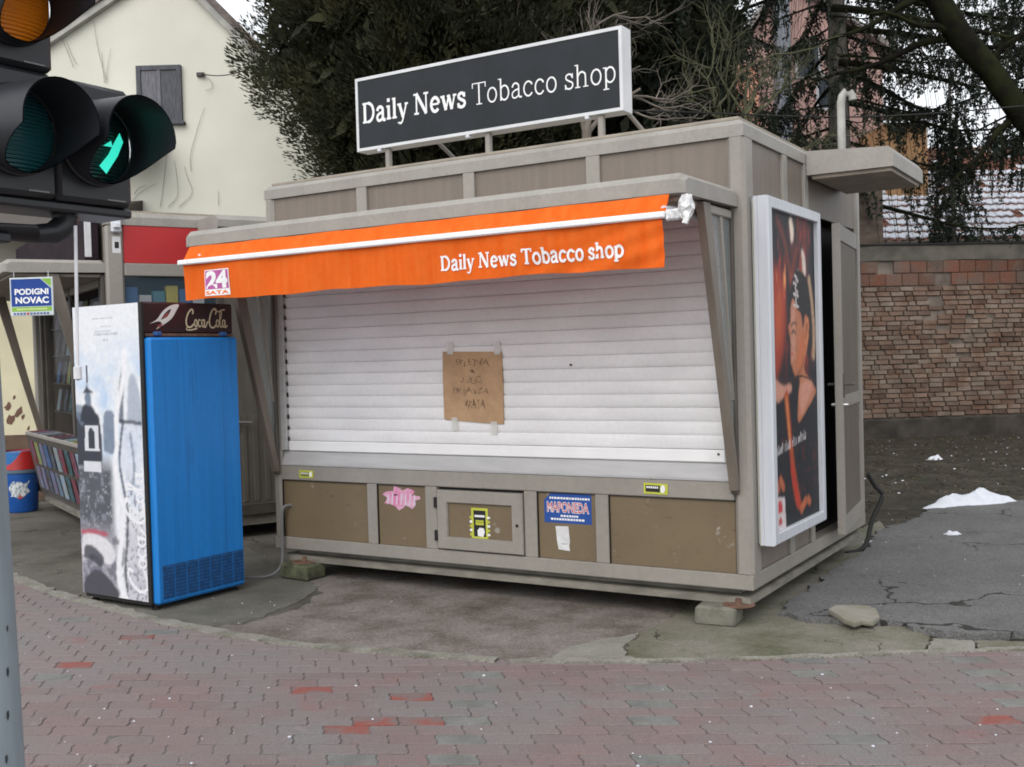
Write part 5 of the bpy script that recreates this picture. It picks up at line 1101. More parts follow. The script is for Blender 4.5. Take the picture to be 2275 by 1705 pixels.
p = gnd(1882, 1176); heap('snow_scrap', 'thin flat scrap of snow beside the kiosk rear corner', 'snow scrap', (p.x, p.y, .012), .085, .05, .018, SNOW, .1, 6)
p = gnd(2058, 1166); heap('snow_scrap', 'small snow scrap on the edge of the grey asphalt left of the heap', 'snow scrap', (p.x, p.y, .04), .07, .04, .03, SNOW, .0, 8)
p = gnd(2020, 993); heap('snow_scrap', 'small snow scrap on the dirt below the brick wall', 'snow scrap', (p.x, p.y, .0), .12, .07, .05, SNOW, .2, 9)
# broken slab chunk lying on the asphalt edge
q = [gnd(*w_, z=.06) for w_ in [(1790, 1322), (1822, 1342), (1845, 1350), (1862, 1343), (1885, 1345), (1900, 1332), (1893, 1316), (1872, 1309), (1835, 1310), (1806, 1312)]]
b = MB(); lp = lambda s, z: [((v.x - 1.98) * s + 1.98, (v.y - 6.35) * s + 6.35, z + .012 * math.sin(5 * v.x)) for v in q]
b.loft([lp(.985, .040), lp(1.0, .050), lp(1.0, .066), lp(.985, .072)]); b.add(lp(.985, .072), [tuple(range(len(q)))]); b.add(lp(.985, .040), [tuple(range(len(q)))])
tag(obj('slab_chunk', b, M('mossy_slab', (.20, .19, .14), col2=(.27, .25, .215), scale=7, rough=.9, bump=.4, fine=.12)), 'broken flat concrete slab lying on the edge of the grey asphalt', 'slab')

# ---------------------------------------------------------------- brick wall
def brick_wall():
    ang = math.atan2(1.0, 8.2); T = thing('brick_wall', 'old weathered brick wall with orange blocks below its coping', 'wall', (5.9, 18.62, 0), ang)
    MORT = M('old_mortar', (.155, .128, .105), rough=.95, var=.35, scale=4, bump=.7, bscale=40)
    def bm_(name, a, c): return M(name, a, col2=c, scale=3.2, rough=.92, rnd=.16, bump=.6, bscale=50, fine=.2, fscale=40, spec=.15)
    B1 = bm_('weathered_brick', (.135, .080, .056), (.195, .140, .108)); B2 = bm_('dark_brick', (.090, .056, .042), (.145, .102, .08)); B3 = bm_('pale_brick', (.160, .120, .092), (.215, .170, .138)); B4 = bm_('clay_block', (.175, .078, .052), (.125, .094, .078)); 
    for q_ in (B1, B2, B3, B4): scuffs(q_, (.160, .130, .106), .52, .70, 2.4, 4); scuffs(q_, (.055, .048, .038), .60, .78, 1.1, 9)
    scuffs(MORT, (.075, .06, .05), .55, .7, 6, 2)
    X0, X1 = -7.5, 9.5; z0 = .34
    b = MB(); b.box(X0, X1, .02, .38, 0, 3.05); obj('core', b, MORT, T)
    b = MB(); b.box(X0, X1, -.075, .0195, -.02, z0 - .02, .02); obj('plinth', b, M('dark_plinth', (.045, .038, .030), var=.45, scale=3, rough=.95, bump=.8), T)
    b = MB(); b.grid(lambda u, v: (X0 + (X1 - X0) * u, -.02 - .012 * math.sin(37 * u) * math.sin(90 * u), 3.04 + .27 * v + .01 * math.sin(70 * u)), 120, 2); b.box(X0, X1, -.005, .40, 3.05, 3.305)
    obj('coping', b, M('cement_coping', (.105, .095, .080), var=.3, scale=3, rough=.95, bump=.5), T, recalc=False)
    b = MB(); b.box(X0, X1, -.05, .44, 3.306, 3.335, .006); obj('cap', b, SEAL, T)
    BL, BH = .25, .0835; variants = []
    for k in range(6):
        r = np.random.default_rng(k + 30); b = MB(); b.box(-BL / 2 + .006, BL / 2 - .006, -.022, .06, .005, BH - .006, .008)
        b.v = [(x + r.normal(0, .003), y + r.normal(0, .0035), z + r.normal(0, .003)) for x, y, z in b.v]; variants.append(b)
    short = []
    for k in range(3):
        r = np.random.default_rng(k + 60); b = MB(); b.box(-.06, .06, -.022, .06, .005, BH - .006, .008); b.v = [(x + r.normal(0, .003), y + r.normal(0, .004), z + r.normal(0, .003)) for x, y, z in b.v]; short.append(b)
    vm = [[make_mesh('brick', v, m) for m in (B1, B2, B3)] for v in variants]; sm = [[make_mesh('brick', v, m) for m in (B1, B2, B3)] for v in short]
    stuff = [MB(), MB(), MB()]; cnt = 0
    crack = {}; 
    for r_ in range(27):
        z = z0 + r_ * BH; x = X0 + (r_ % 2) * .13
        while x < X1 - .3:
            hd = rng.random() < .16; L_ = .132 if hd else .25 + .0; xc = x + L_ / 2; x += L_ + .008
            m = rng.choice([0, 0, 0, 1, 2, 2]); 
            if z < 1.0: m = rng.choice([0, 1, 1, 0, 2])
            cx = 2.2 - (z - .9) * .55 + .06 * math.sin(z * 9)          # stepped crack running down to the right
            if abs(xc - cx) < .055 and z > 1.2 and r_ % 3 != 1: continue
            if rng.random() < .012: continue
            dy = rng.normal(0, .004); 
            inside = -.2 < xc < 3.15 and cnt < 270
            if inside:
                cnt += 1; o = bpy.data.objects.new('brick', (sm if hd else vm)[rng.integers(3)][m]); COL.objects.link(o); o.parent = T; o.location = (xc, dy, z + rng.normal(0, .003)); o.rotation_euler = (0, rng.normal(0, .006), 0)
            else:
                v = (short if hd else variants)[rng.integers(3)]; stuff[m].add([(a + xc, c + dy, d + z) for a, c, d in v.v], v.f)
    # two courses of orange hollow blocks
    blocks = [];
    for k in range(3):
        b = MB(); b.box(-.145, .145, -.016, .06, .008, .212, .008); b.v = [(x + rng.normal(0, .002), y + rng.normal(0, .002), z) for x, y, z in b.v]; blocks.append(make_mesh('clay_block', b, B4))
    bs = MB()
    for r_ in range(2):
        z = 2.605 + r_ * .216; x = X0 + r_ * .15
        while x < X1 - .3:
            xc = x + .148; x += .299
            if rng.random() < .07 or abs(xc - 1.35) < .1 and r_: continue
            if -.2 < xc < 3.15:
                o = bpy.data.objects.new('clay_block', blocks[rng.integers(3)]); COL.objects.link(o); o.parent = T; o.location = (xc, rng.normal(0, .004), z); o.rotation_euler = (0, rng.normal(0, .006), 0)
            else: bs.box(xc - .145, xc + .145, -.016, .06, z + .008, z + .212, .008)
    al = MB()
    for k, s_ in enumerate(stuff): al.add(s_.v, s_.f, k)
    al.add(bs.v, bs.f, 3)
    o = obj('further_bricks', al, [B1, B2, B3, B4], T, recalc=False); o['kind'] = 'stuff'
    # smears of mortar and grime that spread over the faces
    return T
brick_wall()
b = MB(); b.box(-.26, .26, .0, .3, 0, 4.65, .01)
p = at(1873, 500, 19.6); o = obj('chimney_pier', b, M('pier_brick', (.075, .055, .042), col2=(.13, .10, .08), scale=5, stretch=(1, 1, 3), rough=.95, bump=.7), loc=(p.x, 19.5, 0)); tag(o, 'dark brick pier rising beside the snowy tiled roof', 'pier')

# ---------------------------------------------------------------- tiled house beyond the wall
def tiled_house():
    pit = R(35); A = at(1888, 524, 26.0); T = thing('tiled_house', 'low house with snow-covered clay tile roof beyond the brick wall', 'house', (A.x, 26.0, 0), R(4))
    ez = A.z; NC, NR, TW, EX = 18, 15, .222, .335
    WALLM = M('house_render', (.42, .40, .35), var=.1)
    b = MB(); b.box(0.05, 14, .35, 8.0, 0, ez - .12); obj('wall', b, WALLM, T)
    dn = Vector((0, math.cos(pit), math.sin(pit))); nrm = Vector((0, -math.sin(pit), math.cos(pit)))
    TL = [M('clay_tile', c, col2=tuple(q * 1.5 for q in c), scale=6, rough=.85, rnd=.25, bump=.3) for c in ((.14, .06, .040), (.10, .052, .038))]
    b = MB(); b.add([(-.05, -.02, ez - .06), (14, -.02, ez - .06), (14, dn.y * 5.1, ez - .06 + dn.z * 5.1), (-.05, dn.y * 5.1, ez - .06 + dn.z * 5.1)], [(0, 1, 2, 3)]); b.add([(-.05, 8.6, ez - .06), (14, 8.6, ez - .06), (14, dn.y * 5.1, ez - .06 + dn.z * 5.1), (-.05, dn.y * 5.1, ez - .06 + dn.z * 5.1)], [(0, 1, 2, 3)])
    b.add([(-.05, .0, ez - .07), (-.05, 8.6, ez - .07), (-.05, dn.y * 5.1, ez - .07 + dn.z * 5.1)], [(0, 1, 2)])
    rf = obj('roof', b, M('roof_underlay', (.06, .04, .035)), T, recalc=False)
    def tile_geo(lift=0, y0=0, y1=.42, thick=.02, wav=1):
        b = MB(); n = 6; top = []; 
        prof = [(TW * (i / n - .0), .028 * math.sin(2 * math.pi * i / n) * wav) for i in range(n + 1)]
        P = lambda x, s, h: (x, dn.y * s + nrm.y * h, dn.z * s + nrm.z * h)
        vs = [P(x, y0, h + lift + .03) for x, h in prof] + [P(x, y1, h + lift) for x, h in prof] + [P(x, y0, h + lift + .03 - thick) for x, h in prof]
        k = n + 1; fs = [(i, i + 1, k + i + 1, k + i) for i in range(n)] + [(2 * k + i, 2 * k + i + 1, i + 1, i) for i in range(n)]
        b.add(vs, fs); return b
    tm = [make_mesh('tile', tile_geo(), m, recalc=False) for m in TL]
    sn = MB()
    for r_ in range(NR):
        for c_ in range(NC):
            p = Vector((c_ * TW, 0, ez)) + dn * (r_ * EX) 
            o = bpy.data.objects.new('tile', tm[rng.integers(2)]); COL.objects.link(o); o.parent = rf; o.location = (p.x, p.y + rng.normal(0, .004), p.z + rng.normal(0, .004)); o.rotation_euler = (0, rng.normal(0, .01), 0)
    ft = MB()
    for r_ in range(NR):
        for c_ in range(NC, 60):
            t_ = tile_geo(); q = Vector((c_ * TW, 0, ez)) + dn * (r_ * EX); ft.add([(x + q.x, y + q.y, z + q.z) for x, y, z in t_.v], t_.f)
    o = obj('further_tiles', ft, TL[0], rf, recalc=False); o['kind'] = 'stuff'
    for r_ in range(NR):
        for c_ in range(60):
            bare = (r_ > 10 and c_ * TW > 1.2 + (13 - r_) * .5) or rng.random() < .03
            if bare and rng.random() < .85: continue
            # snow lies in the back of each tile and leaves the front edge bare
            n = 6; P = lambda x, s, h: (x + c_ * TW, dn.y * (s + r_ * EX) + nrm.y * h, ez + dn.z * (s + r_ * EX) + nrm.z * h)
            f0 = .10 + .05 * rng.random(); x0 = .0; hh = .022 + .010 * rng.random(); k = n + 1; vs = []
            for s_, h_ in ((f0, .012), (f0 + .02, hh + .012), (EX + .06, hh)):
                for i in range(k):
                    w_ = .028 * math.sin(2 * math.pi * i / n); vs.append(P(TW * i / n, s_ + .045 * math.cos(2 * math.pi * i / n + 1), w_ * (1 - .35 * (h_ > .02)) + h_ + .03 * (1 - s_ / .42)))
            sn.add(vs, [(j * k + i, j * k + i + 1, (j + 1) * k + i + 1, (j + 1) * k + i) for j in range(2) for i in range(n)])
    o = obj('roof_snow', sn, SNOW, rf, smooth=True, recalc=False); o['kind'] = 'stuff'
    b = MB(); b.tube([(-.1, dn.y * 5.05, ez + dn.z * 5.05), (14, dn.y * 5.05, ez + dn.z * 5.05)], .10, 10); obj('ridge', b, TL[1], rf, smooth=True)
    b = MB(); b.tube([(-.05, -.06, ez - .05), (14, -.06, ez - .05)], .06, 8); obj('gutter', b, DARKM, T)
tiled_house()

# ---------------------------------------------------------------- pink house, orange annexe
def pink_house():
    T = thing('pink_house', 'tall pink plastered house half hidden behind the spruce branches', 'house', (0, 0, 0)); Y = 30
    PK = M('pink_plaster', (.42, .27, .24), var=.10, scale=1.2, rough=.9, bump=.2)
    L_ = at(1592, 250, Y); r1 = at(1905, 105, Y); ap = at(1690, -40, Y); 
    b = MB(); b.prism([(L_.x, Y, 0), (r1.x, Y, 0), (r1.x, Y, r1.z), (ap.x, Y, ap.z), (L_.x, Y, L_.z + 1.4)], (0, 8, 0)); obj('wall', b, PK, T)
    b = MB()
    for a, c in (((ap.x, ap.z), (r1.x + .5, r1.z - .36)), ((ap.x, ap.z), (L_.x - .4, L_.z + 1.15))):
        b.prism([(a[0], Y - .3, a[1] + .02), (c[0], Y - .3, c[1] + .02), (c[0], Y - .3, c[1] + .2), (a[0], Y - .3, a[1] + .2)], (0, 8.6, 0))
    obj('roof', b, M('grey_brown_roof', (.20, .18, .17), var=.2, scale=4), T)
    p = at(1688, 100, Y - .15); b = MB(); b.box(p.x - .20, p.x + .16, Y - .5, Y - .002, 0, p.z + 1.2); obj('chimney_breast', b, M('blue_grey_render', (.16, .175, .20), var=.12), T)
    p = at(1640, 150, Y); b = MB(); b.box(L_.x + .002, p.x - .05, Y - .09, Y - .002, .0, at(1600, 140, Y).z); obj('orange_lit_panel', b, M('orange_lit_plaster', (.50, .235, .16), var=.12), T)  # orange-lit left part of the wall, its light put into the colour
    for u, v in ((1745, 130), (1790, 200)):
        p = at(u, v, Y); b = MB(); b.box(p.x - .35, p.x + .35, Y - .04, Y + .05, p.z - .5, p.z + .5); w = obj('window', b, M('white_window_frame', (.4, .4, .42)) if 'white_window_frame' not in bpy.data.materials else bpy.data.materials['white_window_frame'], T)
        b = MB(); b.box(p.x - .28, p.x + .28, Y - .045, Y - .041, p.z - .43, p.z + .43); obj('pane', b, flat('dark_pane', (.04, .05, .06), .15), w)
pink_house(); rebase(bpy.data.objects['pink_house'], 5.6, 30)
p = at(1950, 275, 28); q = at(2085, 330, 28); b = MB()
T = thing('orange_annexe', 'small ochre orange building behind the trees left of the tiled roof', 'house', (p.x, 28, 0))
b.box(-.45, .62, 0, 3, 0, p.z + .12); obj('wall', b, M('ochre_plaster', (.36, .20, .09), var=.15), T)
b = MB(); b.prism([(-.6, -.3, p.z + .13), (.8, -.3, p.z + .13), (.8, 1.5, p.z + .6), (-.6, 1.5, p.z + .6)], (0, 0, .1)); obj('roof', b, M('brown_annexe_roof', (.10, .06, .05), var=.2), T)

# ---------------------------------------------------------------- cream house
def cream_house():
    Y = 17.0; T = thing('cream_house', 'cream gabled house with a small dark shuttered attic window', 'house', (0, 0, 0))
    px = lambda x, y: at(x / 2.909 / S_, y / 2.909 / S_, Y)
    eL, ap, eR = px(330, 302), px(1074, -196), px(2160, 890); eL2 = px(-300, 722)
    CR = M('cream_plaster', (.675, .668, .575), var=.06, scale=.8, rough=.9, bump=.12, bscale=30, fine=.02, fscale=40)
    b = MB(); b.prism([(eL2.x, Y, 0), (eR.x, Y, 0), (eR.x, Y, eR.z), (ap.x, Y, ap.z), (eL.x, Y, eL.z), (eL2.x, Y, eL2.z)], (0, 9, 0)); obj('wall', b, CR, T)
    b = MB(); VG = M('grey_verge', (.36, .35, .32), var=.15, scale=5)
    def verge(a, c, th=.10):
        d = (c - a).normalized(); n = Vector((-d.z, 0, d.x)); n = n if n.z > 0 else -n
        b.prism([a + Vector((0, -.12, 0)), c + Vector((0, -.12, 0)), c + n * th + Vector((0, -.12, 0)), a + n * th + Vector((0, -.12, 0))], (0, 9.3, 0))
    verge(ap, eR + (eR - ap) * .06); verge(ap, eL2)
    obj('verge', b, VG, T)
    b = MB()
    def cover(a, c):
        d = (c - a).normalized(); n = Vector((-d.z, 0, d.x)); n = n if n.z > 0 else -n
        b.prism([a + n * .102 + Vector((0, -.16, 0)), c + n * .102 + Vector((0, -.16, 0)), c + n * .2 + Vector((0, -.16, 0)), a + n * .2 + Vector((0, -.16, 0))], (0, 9.4, 0))
    cover(ap, eR + (eR - ap) * .08); cover(ap, eL2); obj('roof', b, M('old_roof_tiles', (.10, .07, .06), col2=(.2, .17, .15), scale=7, rough=.9), T)
    # attic window with grey wooden shutters
    x0, x1 = px(892, 620).x, px(1180, 620).x; z1, z0 = px(1030, 430).z, px(1030, 795).z
    WD = M('grey_old_wood', (.085, .088, .10), var=.3, scale=8, stretch=(8, 1, 1), rough=.85); PN = M('grey_shutter_wood', (.15, .15, .17), var=.25, scale=9, stretch=(8, 1, 1), rough=.85)
    b = MB(); q = .07; b.loft([[(x0 + e, y, z0 + e), (x1 - e, y, z0 + e), (x1 - e, y, z1 - e), (x0 + e, y, z1 - e)] for e, y in ((0, Y - .002), (0, Y - .07), (q, Y - .07), (q, Y - .002))]); w = obj('window', b, WD, T)
    xm = (x0 + x1) / 2
    b = MB(); b.box(x0 + q, xm - .004, Y - .05, Y - .03, z0 + q, z1 - q, .006); b.box(x0 + q + .05, xm - .05, Y - .056, Y - .049, z0 + q + .05, z1 - q - .06, .003); obj('shutter', b, PN, w)
    b = MB(); b.box(xm + .004, x1 - q, Y - .05, Y - .03, z0 + q, z1 - q, .006); obj('shutter', b, WD, w, label='darker right shutter leaf')
    b = MB(); b.box(xm - .025, xm + .025, Y - .065, Y - .05, z0 + q, z1 - q); obj('mullion', b, PN, w)
    b = MB(); b.box(x0 - .04, x1 + .04, Y - .10, Y - .001, z0 - .05, z0, .01); obj('sill', b, WD, w)
    b = MB(); b.box(px(1300, 487).x - .06, px(1300, 487).x + .06, Y - .06, Y - .001, px(1300, 487).z - .03, px(1300, 487).z + .03, .005); obj('wire_bracket', b, flat('bracket_dark', (.08, .07, .07)), T)
    # small board roof low on the wall
    p = px(955, 1180); b = MB(); b.prism([(p.x - .75, Y - .003, p.z + .75), (p.x + .30, Y - .003, p.z + .75), (p.x + .30, Y - .75, p.z + .30), (p.x - .75, Y - .75, p.z + .30)], (0, 0, .04)); b.box(p.x - .75, p.x + .30, Y - .76, Y - .72, p.z + .23, p.z + .31, .004)
    obj('porch_roof', b, M('pale_sheet_roof', (.55, .56, .60), var=.06), T)
    return px, Y
CPX, CY = cream_house(); rebase(bpy.data.objects['cream_house'], -5.4, 17)
a = CPX(1310, 487); a.y -= .06; c = CPX(2000, 640); c.y = 14.5
mid = a.lerp(c, .5); mid.z -= .12; cable('wire', 'thin wire running from the cream wall to the dark conifer', [a, a.lerp(c, .25) - Vector((0, 0, .09)), mid, a.lerp(c, .75) - Vector((0, 0, .09)), c], .008, SEAL, 'wire')
VINE = M('bare_vine_bark', (.30, .27, .24), var=.2)
T = thing('bare_vine', 'leafless vine stems climbing the cream house wall', 'vine', (CPX(1150, 1360).x, CY - .05, 0))
o0 = Vector(T.location)
for ln in ([(1040, 1340), (1060, 1200), (1080, 1010), (1078, 960)], [(1090, 1340), (1150, 1270), (1148, 1160), (1130, 1040)], [(1160, 1340), (1245, 1250), (1215, 1150), (1195, 1080)], [(1240, 1110), (1235, 1000), (1290, 800), (1325, 700)], [(1300, 490), (1360, 520), (1375, 570), (1330, 590)],
           [(1415, 1330), (1413, 1240)], [(860, 1300), (920, 1240), (1010, 1190)], [(870, 1260), (900, 1220), (950, 1200)], [(690, 520), (640, 330), (610, 140)], [(690, 540), (700, 430), (720, 320)], [(480, 440), (430, 310), (405, 260)], [(500, 420), (460, 340), (440, 280)], [(680, 540), (668, 430), (662, 340)]):
    b = MB(); pts = smooth_line(ln, 4); b.tube([CPX(q.x, q.y) - o0 - Vector((0, .03, 0)) for q in pts], [.0042 * (1 - .4 * i / len(pts)) for i in range(len(pts))], 6); obj('stem', b, VINE, T, smooth=True)

# low yellowish wall at far left, dark shed with lit-looking gaps behind the second kiosk
YW = M('yellowed_plaster', (.62, .57, .40), var=.08, scale=1.5, rough=.9)
T = thing('low_house', 'low house with pale yellow wall and dark eaves at the far left', 'house', (0, 15.2, 0))
xa, xb = at(-150, 800, 15.2).x, at(82, 800, 15.2).x; zt = at(20, 640, 15.2).z
b = MB(); b.box(xa, xb, 0, 6, 0, zt); obj('wall', b, YW, T)
b = MB(); xs = at(225, 600, 15.6).x; b.box(xb + .002, xs, .4, 6, 0, at(100, 475, 15.6).z); obj('boarded_wall', b, M('dark_boarding', (.05, .038, .034), var=.3, scale=4, stretch=(9, 1, .5)), T)
zr = at(0, 500, 15.0).z; b = MB(); b.prism([(xa - .4, -.7, zr - .25), (at(205, 480, 15).x, -.7, zr - .1), (at(205, 480, 15).x, -.7, zr + .05), (xa - .4, -.7, zr - .1)], (0, 4, 1.0)); obj('roof', b, M('dark_eaves', (.045, .032, .030), var=.3), T)
for u in (95, 128):
    p = at(u, 553, 15.55); b = MB(); b.box(p.x - .10, p.x + .09, .34, .397, p.z - .16, p.z + .16); w = obj('window', b, M('grey_window_frame', (.16, .15, .15)) if 'grey_window_frame' not in bpy.data.materials else bpy.data.materials['grey_window_frame'], T); b = MB(); b.box(p.x - .075, p.x + .065, .33, .339, p.z - .135, p.z + .135); obj('pane', b, flat('grey_pane', (.07, .07, .08), .2), w)
b = MB()
for (u, v, s) in ((40, 890, .10), (15, 880, .09), (48, 900, .05), (60, 925, .045), (22, 905, .11), (30, 860, .05)):
    p = at(u, v, 15.18); n = 9; b.add([(p.x + s * .6 * math.cos(2 * math.pi * i / n) * rng.uniform(.4, 1.2), -.004, p.z + s * math.sin(2 * math.pi * i / n + .5) * rng.uniform(.3, 1.1)) for i in range(n)], [tuple(range(n))])
obj('stains', b, flat('brown_stain', (.14, .075, .05)), T, recalc=False)['kind'] = 'stuff'; rebase(T, -6.6, 15.2)
# ---------------------------------------------------------------- trees
def leaf_mat(name, c1, c2, c3, rough=.75):
    m, t, p = new_mat(name); N = t.nodes.new; L = t.links.new
    g_ = N('ShaderNodeNewGeometry'); a = N('ShaderNodeTexNoise'); a.inputs['Scale'].default_value = 1.5; a.inputs['Detail'].default_value = 7; a.inputs['Roughness'].default_value = .7; L(g_.outputs['Position'], a.inputs['Vector'])
    cr = N('ShaderNodeValToRGB'); L(a.outputs['Fac'], cr.inputs[0]); e = cr.color_ramp.elements
    e[0].position = .36; e[0].color = (*c1, 1); e[1].position = .66; e[1].color = (*c3, 1); x = e.new(.51); x.color = (*c2, 1)
    r = N('ShaderNodeMapRange'); r.inputs[3].default_value = .86; r.inputs[4].default_value = 1.14; L(g_.outputs['Random Per Island'], r.inputs[0])
    vm = N('ShaderNodeVectorMath'); vm.operation = 'SCALE'; L(cr.outputs[0], vm.inputs[0]); L(r.outputs[0], vm.inputs['Scale']); L(vm.outputs[0], p.inputs['Base Color'])
    p.inputs['Roughness'].default_value = rough; p.inputs['Specular IOR Level'].default_value = .2; return m
CEDAR = leaf_mat('olive_conifer_leaf', (.018, .021, .011), (.033, .036, .017), (.066, .061, .027))
SPRUCE = leaf_mat('spruce_needle', (.014, .020, .015), (.025, .033, .022), (.042, .050, .032))
DARKL = leaf_mat('dark_conifer_leaf', (.014, .019, .013), (.026, .032, .019), (.048, .052, .028))
BARK = M('grey_bark', (.085, .075, .066), col2=(.16, .15, .135), scale=9, stretch=(2, 2, .5), rough=.95, bump=.8, bscale=30, spec=.1)
MOSS = M('mossy_dark_bark', (.009, .008, .007), col2=(.019, .021, .009), scale=4, rough=.95, bump=.8, bscale=20, spec=.06)
TWIG = M('pale_twig_bark', (.17, .145, .12), var=.25, scale=6, rough=.9)
GTWIG = M('green_lichen_twig', (.075, .075, .04), var=.3, scale=5, rough=.9)

def dense_conifer(name, label, c, prof, lumps, per, ln, wd, m, seed, zt, squash=1.0):
    # prof: list of (z, radius); lumps of leaf sprays spread over the crown's outer shell, with gaps between
    global rng; keep = rng; rng = np.random.default_rng(seed)
    T = thing(name, label, 'tree', c)
    b = MB(); b.tube([(0, 0, 0), (.05, 0, zt * .3), (-.05, .05, zt * .7), (0, 0, zt)], [.30, .24, .14, .03], 10); obj('trunk', b, BARK, T, smooth=True)
    zs = np.array([p[0] for p in prof]); rs = np.array([p[1] for p in prof])
    u = rng.uniform(0, 1, lumps * 3); zc = zs[0] + (zs[-1] - zs[0]) * u; rr = np.interp(zc, zs, rs)
    keep_ = rng.uniform(0, rs.max(), len(zc)) < rr; zc, rr = zc[keep_][:lumps], rr[keep_][:lumps]; n = len(zc)
    a = rng.uniform(0, 2 * np.pi, n); q = rng.uniform(.70, 1.0, n) * (1 + .10 * np.sin(3 * a + zc) + .07 * np.sin(7 * a + 3 * zc))
    LC = np.stack([rr * q * np.cos(a), rr * q * np.sin(a) * squash, zc], 1); LR = rng.uniform(.20, .42, n)
    d = rng.normal(size=(n, per, 3)); d /= np.linalg.norm(d, axis=2, keepdims=True)
    rad = rng.uniform(.25, 1.0, (n, per, 1)) ** .5
    P = LC[:, None] + d * LR[:, None, None] * rad * np.array([1, 1, 1.15])
    out = LC / np.linalg.norm(LC * [1, 1, 0], axis=1, keepdims=True); out[:, 2] = .55
    D = d * .45 + out[:, None] * .55 + rng.normal(size=d.shape) * .22 + np.array([0, 0, .25])
    leaves('crown', P.reshape(-1, 3), D.reshape(-1, 3), ln, wd, m, T)
    # branchlets showing dark between the lumps, and the filled dark middle of the crown
    k = 22000; u = rng.uniform(0, 1, k); z_ = zs[0] + (zs[-1] - zs[0]) * u; r_ = np.interp(z_, zs, rs) * rng.uniform(.2, .9, k); a = rng.uniform(0, 2 * np.pi, k)
    leaves('inner_sprays', np.stack([r_ * np.cos(a), r_ * np.sin(a) * squash, z_], 1), rng.normal(size=(k, 3)), ln * 4.0, wd * 6, m, T)
    rng = keep; return T
dense_conifer('conifer', 'big dense olive green conifer between the cream house and the rooftop sign', (-.75, 14.6, 0), [(2.2, .9), (3.4, 1.2), (4.1, 1.5), (4.35, 1.68), (4.8, 1.98), (5.2, 2.28), (5.7, 2.46), (5.95, 2.58), (6.8, 2.62), (8.2, 2.5), (9.5, 2.0), (11, .5)], 1000, 330, .075, .0105, CEDAR, 11, 10.8)
dense_conifer('conifer', 'dark conifer behind the right half of the rooftop sign', (2.05, 17.8, 0), [(1.8, .9), (3.2, 1.5), (5, 1.8), (7, 1.9), (9, 1.7), (12, .4)], 420, 200, .085, .016, DARKL, 12, 11.8)
dense_conifer('conifer', 'dark green conifer left of the pink house', (3.05, 20.5, 0), [(3.8, .8), (5.5, 1.0), (8, 1.1), (10, 1.0), (12.5, .3)], 150, 170, .10, .018, DARKL, 13, 12.4)

def spruce(name, label, c, zt, r0, branches, seed, m=SPRUCE, bl=1.0, dens=1.0):
    global rng; keep = rng; rng = np.random.default_rng(seed); random.seed(seed)
    T = thing(name, label, 'tree', c)
    b = MB(); b.tube([(0, 0, 0), (0, 0, zt * .25), (.04, 0, zt * .5), (0, .03, zt * .8), (0, 0, zt)], [r0, r0 * .86, r0 * .68, r0 * .35, .03], 14); obj('trunk', b, BARK, T, smooth=True)
    wood = MB(); PP, DD = [], []
    for (z, az, L_, droop, fol) in branches:
        n = 12; pts = []
        for i in range(n + 1):
            t = i / n; s = L_ * t
            zz = z - droop * L_ * (t ** 1.15) + .20 * L_ * max(0, t - .6) ** 1.4 * 2
            w_ = .06 * L_ * math.sin(3 * t + z * 7); pts.append(Vector((math.cos(az) * s - math.sin(az) * w_, math.sin(az) * s + math.cos(az) * w_, zz)))
        wood.tube(pts, [max(.008, .045 * (1 - .85 * i / n) * (L_ / 3)) for i in range(n + 1)], 6, caps=False)
        # hanging branchlets
        k = int(L_ / .13 * dens)
        for j in range(k):
            t = .18 + .82 * (j + rng.random()) / k; f = t * n; i = min(int(f), n - 1); p = pts[i].lerp(pts[i + 1], f - i); d = (pts[i + 1] - pts[i]).normalized(); sd_ = Vector((-d.y, d.x, 0)).normalized() * (1 if j % 2 else -1)
            ln = (.25 + .65 * rng.random()) * bl * (1 - .35 * t) ; e1 = p + sd_ * ln * .35 + d * ln * .25 - Vector((0, 0, ln * .35)); e2 = e1 + sd_ * ln * .08 + d * .05 - Vector((0, 0, ln * .75))
            q = [p, p.lerp(e1, .5) + Vector((0, 0, .03)), e1, e1.lerp(e2, .5), e2]; wood.tube(q, [.007, .006, .005, .004, .003], 4, caps=False)
            if rng.random() > fol: continue
            ns = int(64 * ln / .5)
            for _ in range(ns):
                s = rng.random() * 4; i2 = min(int(s), 3); pp = q[i2].lerp(q[i2 + 1], s - i2); PP.append(pp + Vector(rng.normal(0, .018, 3))); DD.append(Vector(rng.normal(0, .6, 3)) + Vector((0, 0, -.7)))
    obj('branches', wood, MOSS, T, smooth=True, recalc=False)
    if PP: leaves('needles', np.array([tuple(p) for p in PP]), np.array([tuple(d) for d in DD]), .085, .017, m, T)
    rng = keep; return T
r = np.random.default_rng(5)
br = []
for i in range(54):
    z = 4.4 + 8 * (i / 54); az = i * 2.399 + r.normal(0, .2); fol = .9 if z > 6.6 else .4; L_ = r.uniform(2.2, 3.9) * (1 - .04 * (z - 4))
    if math.cos(az) < -.2 and z < 9.5: L_ *= .6; fol = .35
    if math.sin(az) < -.3 and z < 9: L_ *= .75; fol = .35
    br.append((z, az, L_, r.uniform(.18, .42), fol))
